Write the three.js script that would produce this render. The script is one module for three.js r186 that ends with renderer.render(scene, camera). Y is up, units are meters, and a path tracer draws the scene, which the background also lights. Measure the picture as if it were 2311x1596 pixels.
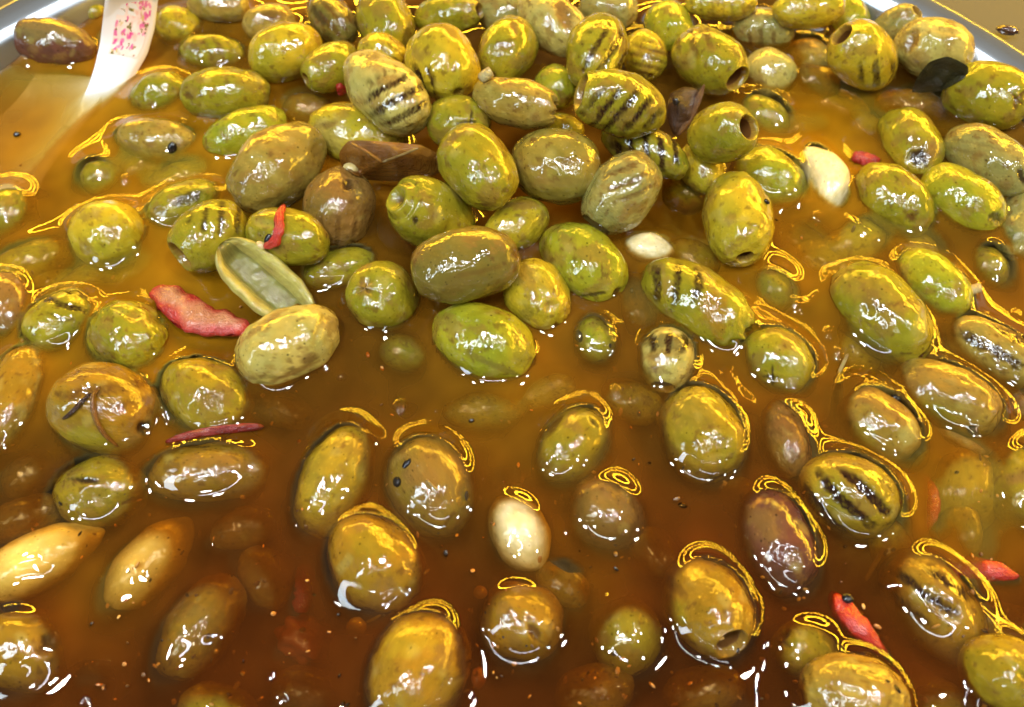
import * as THREE from 'three';
import { ImprovedNoise } from 'three/addons/math/ImprovedNoise.js';
import { mergeGeometries } from 'three/addons/utils/BufferGeometryUtils.js';
import { MeshBVH } from 'three-mesh-bvh';
import { RectAreaLightUniformsLib } from 'three/addons/lights/RectAreaLightUniformsLib.js';

// ---------------------------------------------------------------- camera, room light, exposure
// the cloudy brine: depth at which it hides a third of the light, colour of its sediment far and near, absorption per centimetre
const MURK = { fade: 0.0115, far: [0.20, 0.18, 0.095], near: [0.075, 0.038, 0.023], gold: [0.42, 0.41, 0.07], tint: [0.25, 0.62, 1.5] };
const V = (x, y, z) => new THREE.Vector3(x, y, z);
const scene = new THREE.Scene();
const CAM = V(0, 0.19806, 0.11435), VFOV = 40, ASPECT = 1024 / 707;
const camera = new THREE.PerspectiveCamera(VFOV, ASPECT, 0.01, 20);
camera.position.copy(CAM); camera.lookAt(0, 0, 0); camera.updateMatrixWorld(true);
camera.focus = 0.222; camera.userData.fStop = 15;
scene.add(camera);
const renderer = new THREE.WebGLRenderer({ antialias: true });
renderer.setSize(1024, 707);
renderer.toneMapping = THREE.LinearToneMapping;
renderer.toneMappingExposure = 1.4;
renderer.shadowMap.enabled = true;
scene.background = new THREE.Color().setRGB(0.05, 0.047, 0.045);
RectAreaLightUniformsLib.init();

// ---------------------------------------------------------------- helpers
let seed = 7;
const rnd = () => { seed = (seed * 1664525 + 1013904223) >>> 0; return seed / 4294967296; };
const rr = (a, b) => a + (b - a) * rnd();
const N3 = new ImprovedNoise(), noise = (x, y, z) => N3.noise(x, y, z);
const clamp = (x, a = 0, b = 1) => Math.min(b, Math.max(a, x));
const smooth = (a, b, x) => { const t = clamp((x - a) / (b - a)); return t * t * (3 - 2 * t); };
const mm = 0.001, D2R = Math.PI / 180;
// a point of the place seen at (px, py) of the 2311 x 1596 photograph, on the level y = h
const FW = V(0, 0, -1).transformDirection(camera.matrixWorld), RT = V(1, 0, 0).transformDirection(camera.matrixWorld), UPV = V(0, 1, 0).transformDirection(camera.matrixWorld);
const TY = Math.tan(VFOV / 2 * D2R), TX = TY * ASPECT;
const rayOf = (px, py) => FW.clone().addScaledVector(RT, (px / 2311 * 2 - 1) * TX).addScaledVector(UPV, (1 - py / 1596 * 2) * TY);
const at = (px, py, h) => { const d = rayOf(px, py); return CAM.clone().addScaledVector(d, (h - CAM.y) / d.y); };
const pxSize = p => 2 * TX * p.clone().sub(CAM).dot(FW) / 2311;      // metres per photograph pixel at p
const taken = {};
const numbered = n => { taken[n] = (taken[n] ?? -1) + 1; return taken[n] ? n + '_' + String(taken[n]).padStart(3, '0') : n; };
function tag(o, label, category, group, kind) {
  if (label) o.userData.label = label; if (category) o.userData.category = category;
  if (group) o.userData.group = group; if (kind) o.userData.kind = kind; return o;
}
function mesh(name, geo, mat, parent = scene) {
  const m = new THREE.Mesh(geo, mat); m.name = parent === scene ? numbered(name) : name;
  m.castShadow = m.receiveShadow = true; parent.add(m); return m;
}
function group(name, pos) { const g = new THREE.Group(); g.name = numbered(name); if (pos) g.position.copy(pos); scene.add(g); return g; }
function surface(nu, nv, f, wrap, colorF) {       // grid of (nu+1) x (nv+1); f(i/nu, j/nv) -> Vector3
  const P = [], U = [], C = [], I = [];
  for (let i = 0; i <= nu; i++) for (let j = 0; j <= nv; j++) {
    const r = f(i / nu, j / nv); P.push(r.x, r.y, r.z); U.push(i / nu, j / nv);
    if (colorF) C.push(...colorF(i / nu, j / nv, r));
  }
  const k = nv + 1;
  for (let i = 0; i < nu; i++) for (let j = 0; j < nv; j++) { const a = i * k + j; I.push(a, a + 1, a + k, a + 1, a + k + 1, a + k); }
  const g = new THREE.BufferGeometry();
  g.setAttribute('position', new THREE.Float32BufferAttribute(P, 3)); g.setAttribute('uv', new THREE.Float32BufferAttribute(U, 2));
  if (colorF) g.setAttribute('color', new THREE.Float32BufferAttribute(C, 3));
  g.setIndex(I); g.computeVertexNormals();
  if (wrap) { const n = g.attributes.normal; for (let i = 0; i <= nu; i++) { const a = i * k, b = a + nv, s = V(n.getX(a) + n.getX(b), n.getY(a) + n.getY(b), n.getZ(a) + n.getZ(b)).normalize(); n.setXYZ(a, s.x, s.y, s.z); n.setXYZ(b, s.x, s.y, s.z); } }
  return g;
}

// ---------------------------------------------------------------- textures and materials
function dataTex(n, f, rgb) {
  const d = new Uint8Array(n * n * 4);
  for (let y = 0; y < n; y++) for (let x = 0; x < n; x++) { const c = f(x / n, y / n), o = (y * n + x) * 4; for (let k = 0; k < 3; k++) d[o + k] = clamp(Array.isArray(c) ? c[k] : c) * 255; d[o + 3] = 255; }
  const t = new THREE.DataTexture(d, n, n); t.wrapS = t.wrapT = THREE.RepeatWrapping; t.magFilter = THREE.LinearFilter; if (rgb) t.colorSpace = THREE.SRGBColorSpace; t.needsUpdate = true; return t;
}
// noise that tiles: a torus in four dimensions is overkill, so two octaves are blended across the edge
const tile = (u, v, f, z) => { const w = (a, b) => noise(a * f, b * f, z); const x = smooth(0.75, 1, u), y = smooth(0.75, 1, v); return (w(u, v) * (1 - x) + w(u - 1, v) * x) * (1 - y) + (w(u, v - 1) * (1 - x) + w(u - 1, v - 1) * x) * y; };
const skinBump = dataTex(512, (u, v) => 0.5 + 0.22 * tile(u, v, 9, 1.3) + 0.14 * tile(u, v, 24, 4.1) + 0.13 * tile(u, v, 55, 8.2) + 0.05 * tile(u, v, 110, 6.6));
const dots = []; for (let i = 0; i < 900; i++) dots.push([rnd(), rnd(), rr(0.0022, 0.0075), rnd() < 0.72 ? rr(0.10, 0.26) : -rr(0.15, 0.5)]);
const dotGrid = new Map(); dots.forEach(d => { for (let a = -1; a <= 1; a++) for (let b = -1; b <= 1; b++) { const k = ((Math.floor(d[0] * 32) + a + 32) % 32) * 32 + (Math.floor(d[1] * 32) + b + 32) % 32; (dotGrid.get(k) ?? dotGrid.set(k, []).get(k)).push(d); } });
const skinMap = dataTex(512, (u, v) => {
  let c = 0.80 + 0.12 * tile(u, v, 7, 11.3) + 0.10 * tile(u, v, 26, 2.7);
  for (const d of dotGrid.get(Math.floor(u * 32) * 32 + Math.floor(v * 32)) ?? []) { const r = Math.hypot(u - d[0], v - d[1]); c += d[3] * smooth(d[2], d[2] * 0.4, r); }
  return [c, c, c * 0.98];
});
skinMap.repeat.set(1, 1); skinBump.repeat.set(1, 1);
const skin = (rough = 0.055, bump = 0.00034) => new THREE.MeshPhysicalMaterial({ vertexColors: true, map: skinMap, roughness: rough, bumpMap: skinBump, bumpScale: bump, ior: 1.5, clearcoat: 0.15, clearcoatRoughness: 0.02 });
const M = {
  olive: skin(), wrinkled: skin(0.06, 0.0005), garlic: skin(0.2, 0.0002), pepper: skin(0.1, 0.0009),
  pit: new THREE.MeshPhysicalMaterial({ color: new THREE.Color().setRGB(0.13, 0.055, 0.012), roughness: 0.3, vertexColors: false }),
  seed: new THREE.MeshPhysicalMaterial({ color: new THREE.Color().setRGB(0.008, 0.007, 0.007), roughness: 0.16 }),
  twig: new THREE.MeshPhysicalMaterial({ color: new THREE.Color().setRGB(0.1, 0.045, 0.015), roughness: 0.3 }),
  straw: new THREE.MeshPhysicalMaterial({ color: new THREE.Color().setRGB(0.5, 0.36, 0.13), roughness: 0.35 }),
  leaf: new THREE.MeshPhysicalMaterial({ vertexColors: true, roughness: 0.25, transmission: 0.45, bumpMap: skinBump, bumpScale: 0.0006 }),
  steel: new THREE.MeshPhysicalMaterial({ color: new THREE.Color().setRGB(0.3, 0.335, 0.37), metalness: 0.9, roughness: 0.3 }),
  counter: new THREE.MeshPhysicalMaterial({ color: new THREE.Color().setRGB(0.032, 0.037, 0.045), metalness: 0.1, roughness: 0.55 }),
  plastic: new THREE.MeshPhysicalMaterial({ color: new THREE.Color().setRGB(0.8, 0.8, 0.82), roughness: 0.2, clearcoat: 0.6, clearcoatRoughness: 0.05 }),
  brine: new THREE.MeshPhysicalMaterial({ vertexColors: true, roughness: 0.0, ior: 1.38, transmission: 1, thickness: 0 }),
  murk: new THREE.MeshStandardMaterial({ vertexColors: true, transparent: true, roughness: 1 }),
  bubble: new THREE.MeshPhysicalMaterial({ color: 0xffffff, roughness: 0, transmission: 1, thickness: 0, ior: 1.4 }),
};

// ---------------------------------------------------------------- lamps of the shop (out of frame, seen in every wet reflection)
function lamp(name, label, pos, target, w, h, rgb, power, glow) {
  const g = group(name, pos); g.lookAt(target.clone().multiplyScalar(-1).addScaledVector(pos, 2));   // -z of the group looks at the target
  const house = mesh('lamp_housing', new THREE.BoxGeometry(w * 1.06 + 0.004, h * 1.06 + 0.004, 0.02), M.counter, g); house.position.z = 0.0125;
  const lens = mesh('lamp_lens', new THREE.BoxGeometry(w, h, 0.002), new THREE.MeshStandardMaterial({ color: 0xffffff, emissive: new THREE.Color().setRGB(...rgb), emissiveIntensity: glow }), g); lens.position.z = 0.001;
  const l = new THREE.RectAreaLight(new THREE.Color().setRGB(...rgb), power, w, h); l.position.z = -0.003; g.add(l);
  tag(g, label, 'lamp'); return g;
}
const SPOTS = [];
SPOTS.push([-0.42, 0.1], [-0.3, 0.24], [0.36, 0.1], [0.64, 0.2], [-0.75, 0.34], [0.1, 0.44], [0.48, 0.5], [-0.34, 0.5]);
const WHERE = ['in front of the ladle', 'over the creamy olive', 'over the clean pitted olive', 'over the cross cut olive', 'far out beyond the ladle', 'over the camera', 'behind the camera on the garlic slice side', 'behind the camera on the ladle side'];
SPOTS.forEach(([x, z], i) => tag(lamp('ceiling_spot', 'square cool white ceiling spot ' + WHERE[i], V(x, 1.15, z), V(x * 0.4, 0, z * 0.3), 0.055, 0.055, [0.95, 0.98, 1.0], z > 0.3 ? 110 : 300, 2), null, null, 'square ceiling spots above the counter'));
lamp('ceiling_tube', 'long cool white ceiling tube nearer the bowl', V(-0.1, 1.2, 0.42), V(0, 0, 0), 0.6, 0.03, [0.92, 0.97, 1.0], 26, 2);
lamp('ceiling_tube', 'long cool white ceiling tube farther from the bowl', V(0.1, 1.2, 0.85), V(0, 0, 0), 0.7, 0.03, [0.92, 0.97, 1.0], 18, 2);
lamp('window_panel', 'tall cool white light panel beside the counter', V(-0.62, 0.6, 0.42), V(0, 0, 0), 0.1, 0.5, [0.75, 0.9, 1.0], 17, 1);
for (const [y, z, w] of [[0.2, -0.5, 'lowest'], [0.275, -0.52, 'middle'], [0.36, -0.54, 'topmost']])
  tag(lamp('shelf_strip', 'long amber light strip behind the bowl, ' + w + ' of three', V(0.12, y, z), V(0, 0, -0.02), 1.7, 0.0055, [1, 0.56, 0.02], 120, 2), null, null, 'amber shelf light strips');
for (const [y, x, w] of [[0.22, 0.62, 'lower'], [0.3, 0.66, 'upper']])
  tag(lamp('side_strip', 'amber light strip beside the bowl, ' + w + ' of two', V(x, y, -0.15), V(0, 0, -0.02), 0.7, 0.0055, [1, 0.56, 0.02], 120, 2), null, null, 'amber side light strips');

// ---------------------------------------------------------------- counter and bowl
const BC = V(-0.0105, 0, 0.0322), BR = 0.1838;
{
  const prof = [[0.002, -0.062], [0.10, -0.062], [0.13, -0.057], [0.156, -0.042], [0.172, -0.02], [0.1785, -0.006], [0.1806, 0.002], [0.1822, 0.0072], [0.1845, 0.0096], [0.1872, 0.0109], [0.1898, 0.0117], [0.1911, 0.0112], [0.1912, 0.0098], [0.1896, 0.0086], [0.1862, 0.0062], [0.183, -0.004], [0.176, -0.022], [0.159, -0.046], [0.132, -0.0605], [0.1, -0.0655], [0.002, -0.0655]];
  const curve = new THREE.CatmullRomCurve3(prof.map(p => V(p[0], p[1], 0)), false, 'catmullrom', 0.3).getPoints(110).map(p => new THREE.Vector2(Math.max(p.x, 0.0005), p.y));
  const bowl = mesh('metal_bowl', new THREE.LatheGeometry(curve, 160), M.steel); bowl.position.copy(BC);
  tag(bowl, 'wide round steel bowl with a rolled rim holding the olives and brine', 'bowl');
  const s = new THREE.Shape(); s.absellipse(0, 0, 0.9, 0.9, 0, Math.PI * 2); const hole = new THREE.Path(); hole.absellipse(0, 0, 0.1858, 0.1858, 0, Math.PI * 2, true); s.holes.push(hole);
  const c = mesh('counter_floor', new THREE.ExtrudeGeometry(s, { depth: 0.01, bevelEnabled: false, curveSegments: 96 }), M.counter); c.name = 'counter'; c.rotation.x = -Math.PI / 2; c.position.set(BC.x, -0.003, BC.z);
  tag(c, 'brushed grey steel counter round the bowl', 'counter', null, 'structure');
}

// ---------------------------------------------------------------- olives
const HUE = { G: [0.255, 0.212, 0.012], Y: [0.40, 0.30, 0.016], L: [0.28, 0.265, 0.014], M: [0.25, 0.185, 0.028], T: [0.30, 0.205, 0.034], B: [0.22, 0.118, 0.026], P: [0.12, 0.047, 0.026], O: [0.27, 0.148, 0.011], K: [0.25, 0.215, 0.055], W: [0.41, 0.335, 0.08], D: [0.16, 0.12, 0.02], I: [0.8, 0.68, 0.36], J: [0.88, 0.62, 0.14], C: [0.03, 0.015, 0.007], R: [0.1, 0.04, 0.01] };  // J is garlic with the yellow light put into its colour
const CHAR = [0.03, 0.013, 0.005], CHARB = [0.1, 0.045, 0.01];
const items = [];                                   // every olive and clove: {px, py, a, b, ang, h, hue, label, o}
const sink = (px, py, h) => h < -5 || h > 5.6 ? h : h - (py > 940 ? 4.6 : py > 830 ? 2.4 : px > 1640 && py > 380 ? 2 : px < 480 && py > 390 ? 1.6 : px > 1700 ? 1.2 : 0.4);
const O = (px, py, a, b, ang, h, hue, label, o = {}) => items.push({ px, py, a, b, ang, h: sink(px, py, h) * mm, hue, label, o, kind: 'olive' });
const GC = (px, py, a, b, ang, h, label, o = {}) => items.push({ px, py, a, b, ang, h: sink(px, py, h) * mm, hue: o.hue ?? 'I', label, o, kind: 'garlic' });
// o: t tilt of the + end towards the viewer (degrees), hole radius share, g grill stripes [direction, period, duty, x, y, rx, ry, strength], sp spots [x, y, rx, ry, angle, hue, strength, dent], star, dim, tip, bend, w wrinkle
// far edge of the bowl
O(120, 97, 90, 54, 8, 4, 'P', 'smooth purple brown olive beside the white ladle handle at the rim', { sp: [[110, 70, 80, 30, 5, 'K', 0.45, 0]] });
O(213, 20, 34, 30, 60, 3, 'G', 'small green olive half hidden behind the ladle handle', {});
O(403, 62, 54, 46, 20, 1, 'Y', 'round yellow olive just beyond the printed ladle handle', {});
O(492, 12, 68, 38, 5, 5, 'T', 'brownish olive cut by the far frame edge above the round yellow one', { sp: [[500, 8, 40, 18, 0, 'B', 0.5, 0.02]] });
O(482, 122, 74, 42, 5, 1, 'G', 'flat lying green olive with faint bars behind the dimpled green one', { g: [70, 24, 0.4, 470, 108, 50, 26, 0.4] });
O(362, 212, 64, 48, -15, 1, 'G', 'yellow green olive touching the dimpled olive near the ladle', {});
O(510, 211, 97, 58, -3, 5, 'G', 'long glossy green olive with a small dimple at one end', { sp: [[428, 216, 14, 9, 20, 'R', 0.8, 0.06], [560, 190, 40, 20, 10, 'B', 0.35, 0]] });
O(355, 316, 88, 48, 6, 1, 'T', 'tan olive with brown spots and a black seed resting on it', { sp: [[340, 327, 9, 9, 0, 'B', 0.8, 0], [305, 335, 16, 10, 30, 'B', 0.6, 0], [400, 345, 20, 12, 10, 'B', 0.7, 0.02]] });
O(555, 300, 95, 52, -18, 3, 'L', 'slender bright green olive beside the big tan one', {});
O(233, 404, 50, 42, 10, -2.5, 'G', 'small green olive barely breaking the open brine near the ladle', {});
O(420, 403, 92, 40, -14, -6.5, 'Y', 'yellow olive drowned in the brine beyond the small green one', {});
O(32, 487, 52, 58, 90, -2.5, 'G', 'green olive at the frame edge under the ladle tip', {});
O(248, 530, 84, 78, 15, 2, 'Y', 'round yellow green olive standing alone in a ring of brine', {});
O(415, 462, 84, 50, -22, 2, 'G', 'olive with a brown gash behind the grilled open olive', { sp: [[425, 448, 34, 15, -18, 'C', 0.75, 0.05], [400, 495, 50, 14, 25, 'D', 0.6, 0]] });
O(472, 534, 92, 74, 145, 8, 'G', 'grilled pitted olive with its open end in the brine', { t: 16, hole: 0.56, g: [100, 34, 0.32, 500, 495, 70, 42, 0.7] });
O(625, 378, 122, 84, -42, 8, 'T', 'biggest tan olive with a blunt end beside the bay leaf', { sp: [[715, 340, 18, 22, 0, 'B', 0.6, 0.08], [590, 440, 70, 24, 10, 'D', 0.4, 0]] });
// top middle heap
O(607, 52, 60, 42, -8, 5, 'T', 'tan olive with a scorched top behind the plump yellow green one', { sp: [[612, 36, 28, 12, 0, 'R', 0.7, 0]] });
O(645, 118, 84, 64, -18, 7, 'Y', 'plump yellow green olive at the edge of the heap', {});
O(748, 42, 66, 48, 50, 6, 'D', 'dark grilled olive with a slit facing the lamps', { g: [50, 20, 0.4, 760, 40, 50, 40, 0.6], sp: [[722, 40, 10, 34, -38, 'C', 0.7, 0.06]] });
O(872, 52, 74, 62, 65, 8, 'G', 'tall green olive with a charred flank at the far edge of the heap', { sp: [[918, 78, 12, 30, 15, 'C', 0.7, 0.03]] });
O(1012, 34, 78, 44, -8, 9, 'G', 'green olive with a cut mouth near the far frame edge', { t: 24, hole: 0.4 });
O(1132, 28, 62, 48, 20, 8, 'K', 'grey green olive between the cut olive and the torn one', {});
O(748, 153, 70, 52, 158, 6, 'G', 'small olive with a dark pit hole behind the wide grilled one', { t: 30, hole: 0.3 });
O(862, 122, 56, 46, 20, 10, 'Y', 'yellow olive squeezed behind the wide grilled one', { g: [40, 18, 0.35, 880, 125, 40, 30, 0.5] });
O(872, 208, 108, 74, 42, 13, 'W', 'wide pale olive with broad brown grill bars', { g: [-28, 34, 0.45, 895, 225, 70, 62, 0.8], sp: [[875, 185, 34, 14, -10, 'B', 0.7, 0]] });
O(998, 143, 88, 80, 62, 18, 'Y', 'big round yellow olive with charred bars at its base', { g: [70, 28, 0.5, 950, 190, 38, 44, 0.95] });
O(1145, 112, 78, 64, 120, 14, 'G', 'olive with a short dark stalk scar behind the torn tan one', { sp: [[1160, 70, 9, 18, 0, 'B', 0.8, 0.05], [1140, 105, 16, 12, 0, 'B', 0.6, 0.05]] });
O(1165, 232, 102, 54, 12, 19, 'T', 'long tan olive with a torn blunt end on top of the heap', { t: 12, hole: 0.42, jag: 1 });
O(1035, 279, 72, 62, 10, 14, 'G', 'round green olive with a dark slit beneath the long tan one', { sp: [[1052, 278, 30, 5, -6, 'C', 0.85, 0.05], [1064, 262, 4, 16, 8, 'C', 0.8, 0.04]] });
O(808, 304, 108, 68, 14, 8, 'Y', 'yellow olive with a skinned end under the bay leaf', { sp: [[750, 300, 46, 40, 20, 'W', 0.6, 0.02], [745, 282, 24, 9, -15, 'R', 0.6, 0.02]], w: 0.3 });
O(1080, 378, 102, 78, 55, 17, 'G', 'tall green olive with a scarred top in front of the slit one', { sp: [[1015, 320, 26, 10, -40, 'B', 0.6, 0.03], [1135, 330, 40, 9, 42, 'B', 0.5, 0.02]] });
O(765, 468, 88, 80, 285, 6, 'B', 'cone shaped brown olive with a pale nub at its peak', { tip: 0.12, g: [95, 36, 0.3, 760, 520, 70, 40, 0.5], sp: [[787, 418, 13, 13, 0, 'C', 0.75, 0.08], [715, 460, 24, 40, 20, 'D', 0.5, 0]], w: 0.25 });
O(976, 486, 98, 78, 205, 8, 'G', 'green olive with a ringed dimple facing the brine', { t: 38, sp: [[938, 496, 7, 8, 0, 'C', 0.9, 0.05]], dim: 1 });
O(650, 536, 92, 66, 12, 7, 'G', 'green olive with a crumpled end carrying the red chilli scrap', { sp: [[600, 505, 30, 12, 10, 'W', 0.35, 0.07], [600, 535, 26, 14, 0, 'D', 0.5, 0.04]] });
O(1247, 52, 88, 62, 38, 14, 'W', 'pinkish pale olive with a torn brown cavity at the far edge', { sp: [[1270, 30, 18, 44, -20, 'B', 0.85, 0.1], [1240, 60, 12, 30, -10, 'B', 0.6, 0.03]] });
O(1372, 22, 68, 50, 5, 8, 'K', 'grey green olive with a black fleck at the far edge', { sp: [[1378, 40, 8, 10, 0, 'C', 0.95, 0.05]] });
O(1345, 118, 84, 68, 105, 17, 'G', 'upright olive with smeared brown grill bars behind the open one', { g: [-58, 34, 0.42, 1370, 130, 60, 75, 0.7] });
O(1510, 62, 60, 54, 60, 4, 'L', 'fresh green olive with pale top near the far edge', {});
O(1456, 128, 56, 50, 75, 6, 'Y', 'small yellow olive with thin bars beside the upright one', { g: [15, 18, 0.42, 1460, 130, 46, 42, 0.6] });
O(1600, 136, 92, 68, 32, 9, 'G', 'pitted olive with a round black hole facing down slope', { t: 34, hole: 0.46, g: [70, 36, 0.36, 1560, 90, 50, 40, 0.6] });
O(1625, 8, 92, 38, 3, 9, 'Y', 'yellow olive with pale ridges cut by the far frame edge', { g: [80, 22, 0.3, 1630, 10, 80, 34, 0.35] });
O(1722, 70, 72, 50, 8, 5, 'K', 'grey olive with a bluish sheen and faint bars near the far edge', { g: [85, 26, 0.35, 1720, 85, 40, 24, 0.6] });
O(1735, 166, 58, 54, 30, 2, 'W', 'pale olive sitting low beside the black holed one', {});
O(1255, 196, 52, 48, 40, 9, 'L', 'small green olive wedged between the torn tan and the open ones', { sp: [[1272, 220, 10, 26, -35, 'R', 0.6, 0.03]] });
O(1396, 234, 110, 72, 196, 15, 'G', 'open ended green olive with slanted charred grill bars', { t: 14, hole: 0.62, g: [128, 33, 0.42, 1405, 250, 95, 52, 0.85] });
O(1256, 375, 102, 84, 10, 12, 'M', 'smooth brown green olive leaning on the tall green one', { sp: [[1250, 370, 90, 10, -8, 'B', 0.4, 0], [1250, 410, 80, 12, -5, 'B', 0.3, 0], [1205, 318, 10, 8, 0, 'R', 0.7, 0]] });
O(1458, 338, 108, 52, 28, 11, 'G', 'ribbed green olive with black grill furrows under the open one', { g: [82, 32, 0.4, 1460, 345, 90, 48, 0.95], sp: [[1395, 335, 30, 16, 30, 'C', 0.6, 0.06]] });
O(1402, 436, 104, 76, 128, 12, 'K', 'leaning olive with its open mouth over the brine', { t: 12, hole: 0.5, g: [-25, 30, 0.36, 1420, 410, 60, 50, 0.6], w: 0.3 });
O(1630, 301, 78, 66, -14, 7, 'G', 'clean pitted olive with a wide round hole facing the lamps', { t: 42, hole: 0.44 });
O(1722, 266, 62, 46, 25, -2, 'G', 'olive under a film of brine behind the clean pitted one', {});
O(1666, 496, 102, 78, 78, 7, 'Y', 'upright yellow green olive with a square hole near its base', { t: 40, hole: 0.28 });
O(1545, 438, 52, 46, 20, -2, 'G', 'small sunken olive beside the leaning open olive', {});
O(1582, 380, 62, 48, 60, 1, 'Y', 'yellow olive filling the gap below the ribbed one', {});
O(1732, 403, 86, 64, 28, 0, 'L', 'bright green olive lying low next to the garlic slice', { sp: [[1775, 440, 18, 12, 0, 'D', 0.5, 0.03]] });
O(1166, 508, 78, 56, -32, 5, 'Y', 'small yellow olive with a brown cap behind the long grey one', { sp: [[1180, 465, 44, 12, 0, 'B', 0.7, 0]] });
O(1272, 292, 46, 34, 20, 6, 'Y', 'scrap of yellow olive showing beneath the torn tan one', {});
// far right
O(1826, 20, 80, 44, -4, 7, 'Y', 'yellow brown olive near the rim at the far frame edge', {});
O(1916, 42, 50, 46, 80, 4, 'L', 'little green olive between the yellow brown one and the rim', {});
O(2020, 66, 62, 46, -42, 6, 'K', 'pale olive with a brown mouth leaning on the steel wall', { t: 26, hole: 0.36 });
O(1948, 126, 84, 68, 222, 10, 'Y', 'pitted olive with a deep hole and short brown bars', { t: 42, hole: 0.38, g: [78, 34, 0.4, 1980, 160, 44, 36, 0.7] });
O(2106, 108, 86, 66, 196, 7, 'W', 'grey pale olive with a pinkish crease near the rim', { sp: [[2060, 92, 15, 30, 14, 'B', 0.8, 0.12], [2050, 85, 22, 34, 10, 'R', 0.35, 0.05]] });
O(2228, 216, 96, 74, 12, 6, 'G', 'glossy green olive with a cross cut by the steel wall', { t: 10, sp: [[2287, 222, 20, 4, 45, 'R', 0.9, 0.06], [2292, 218, 20, 4, -50, 'R', 0.9, 0.06], [2286, 235, 5, 14, 0, 'R', 0.8, 0.04]] });
O(1824, 134, 54, 46, 30, -4.2, 'W', 'pale sunken olive beyond the ring of brine', {});
O(1838, 190, 58, 44, 10, -3.5, 'O', 'orange olive under a ring shaped ripple', {});
O(1882, 250, 82, 50, 20, -5, 'Y', 'yellow olive blurred under the brine before the deep holed one', {});
O(2060, 245, 84, 42, 8, -5, 'O', 'orange olive drowned between the pitted and cross cut ones', {});
O(2054, 328, 88, 64, 60, 3, 'G', 'green olive with a black burnt cavity in its flank', { sp: [[2075, 356, 26, 22, 20, 'C', 0.95, 0.16], [2100, 345, 12, 30, 0, 'B', 0.6, 0.03]] });
O(2230, 360, 108, 64, 34, 3, 'K', 'long grey green olive below the cross cut one', { g: [15, 22, 0.3, 2220, 330, 80, 30, 0.3], sp: [[2300, 398, 8, 24, -25, 'C', 0.9, 0.05]] });
O(2017, 451, 102, 68, 36, 4, 'G', 'smooth green olive with a small pit beside the garlic slice', { t: 8, sp: [[2058, 490, 15, 12, 10, 'R', 0.9, 0.08]] });
O(2170, 452, 104, 66, 32, 4, 'L', 'smooth light green olive with a dark mouth end', { sp: [[2240, 492, 18, 14, 30, 'C', 0.7, 0.1]] });
O(2302, 500, 88, 52, 100, 3, 'K', 'grey olive cut by the frame edge next to the dark mouth', {});
// left field
O(85, 592, 95, 48, -18, -6.5, 'Y', 'yellow olive deep under the brine near the frame edge', {});
O(328, 612, 88, 44, -34, -6, 'Y', 'yellow olive sunk before the open grilled one', {});
O(18, 690, 74, 56, 80, 1, 'B', 'brown olive cut by the frame edge with ribboned film', {});
O(138, 728, 82, 64, -32, 1, 'G', 'small green olive with two dark bars on top', { g: [20, 34, 0.36, 150, 690, 48, 34, 0.75] });
O(293, 762, 92, 80, 25, 2, 'G', 'lumpy green olive with a notch beside the red pepper', { sp: [[300, 715, 16, 14, 0, 'B', 0.5, 0.08], [350, 720, 22, 14, 40, 'D', 0.3, 0.08], [240, 800, 30, 20, 40, 'R', 0.5, 0.03]], w: 0.4 });
O(38, 902, 122, 70, 112, 0, 'O', 'big orange olive cut by the frame edge above the sunken ones', { w: 0.3 });
O(243, 924, 124, 102, 22, 3, 'O', 'broad orange olive with scorch bands under a rosemary needle', { t: 4, g: [-12, 46, 0.5, 240, 880, 110, 50, 0.6], sp: [[322, 966, 20, 17, -10, 'C', 0.85, 0.12], [205, 1000, 70, 36, 10, 'G', 0.7, 0]] });
O(465, 894, 106, 82, 30, 1.5, 'G', 'squarish green olive below the pepper strip', { sp: [[470, 900, 60, 20, 22, 'B', 0.4, 0.03], [480, 940, 50, 14, 20, 'B', 0.4, 0.02]] });
O(85, 1068, 78, 52, -28, -4, 'O', 'small orange olive sinking near the frame edge', {});
O(478, 1066, 138, 68, -3, 0, 'O', 'long orange brown olive under the thin red strip', { sp: [[480, 1060, 110, 34, -3, 'B', 0.55, 0], [395, 1060, 22, 26, 20, 'C', 0.35, 0.06]] });
O(230, 1112, 102, 80, -8, 0, 'G', 'olive with a dark slot and creased cheek below the scorched one', { sp: [[195, 1085, 34, 8, 5, 'C', 0.9, 0.06], [215, 1125, 50, 24, -10, 'D', 0.5, 0.05], [290, 1130, 24, 6, -20, 'R', 0.8, 0.04]], w: 0.3 });
// middle
O(768, 608, 84, 46, -14, -0.5, 'G', 'half sunken green olive behind the star dimpled one', { sp: [[800, 625, 24, 8, -10, 'B', 0.6, 0]] });
O(867, 670, 82, 80, 205, 3, 'G', 'round green olive with a star shaped dimple', { t: 55, star: 1, sp: [[925, 725, 26, 4, -6, 'R', 0.85, 0.02], [915, 620, 40, 22, 30, 'B', 0.4, 0]] });
O(1053, 598, 122, 84, -10, 13, 'D', 'large grey brown olive resting across its neighbours', { sp: [[1040, 630, 100, 40, -8, 'D', 0.7, 0], [1162, 570, 12, 14, 0, 'R', 0.8, 0.06], [1080, 612, 70, 6, -12, 'R', 0.3, 0.01]] });
O(648, 781, 120, 84, -26, 3.5, 'W', 'pale creamy olive with a pointed tip in the open brine', { tip: 0.08, sp: [[600, 730, 80, 8, -38, 'B', 0.7, 0.02], [695, 808, 22, 12, -20, 'R', 0.7, 0], [660, 840, 60, 6, -24, 'B', 0.7, 0.02], [715, 745, 6, 40, 20, 'T', 0.6, 0.05]] });
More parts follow.
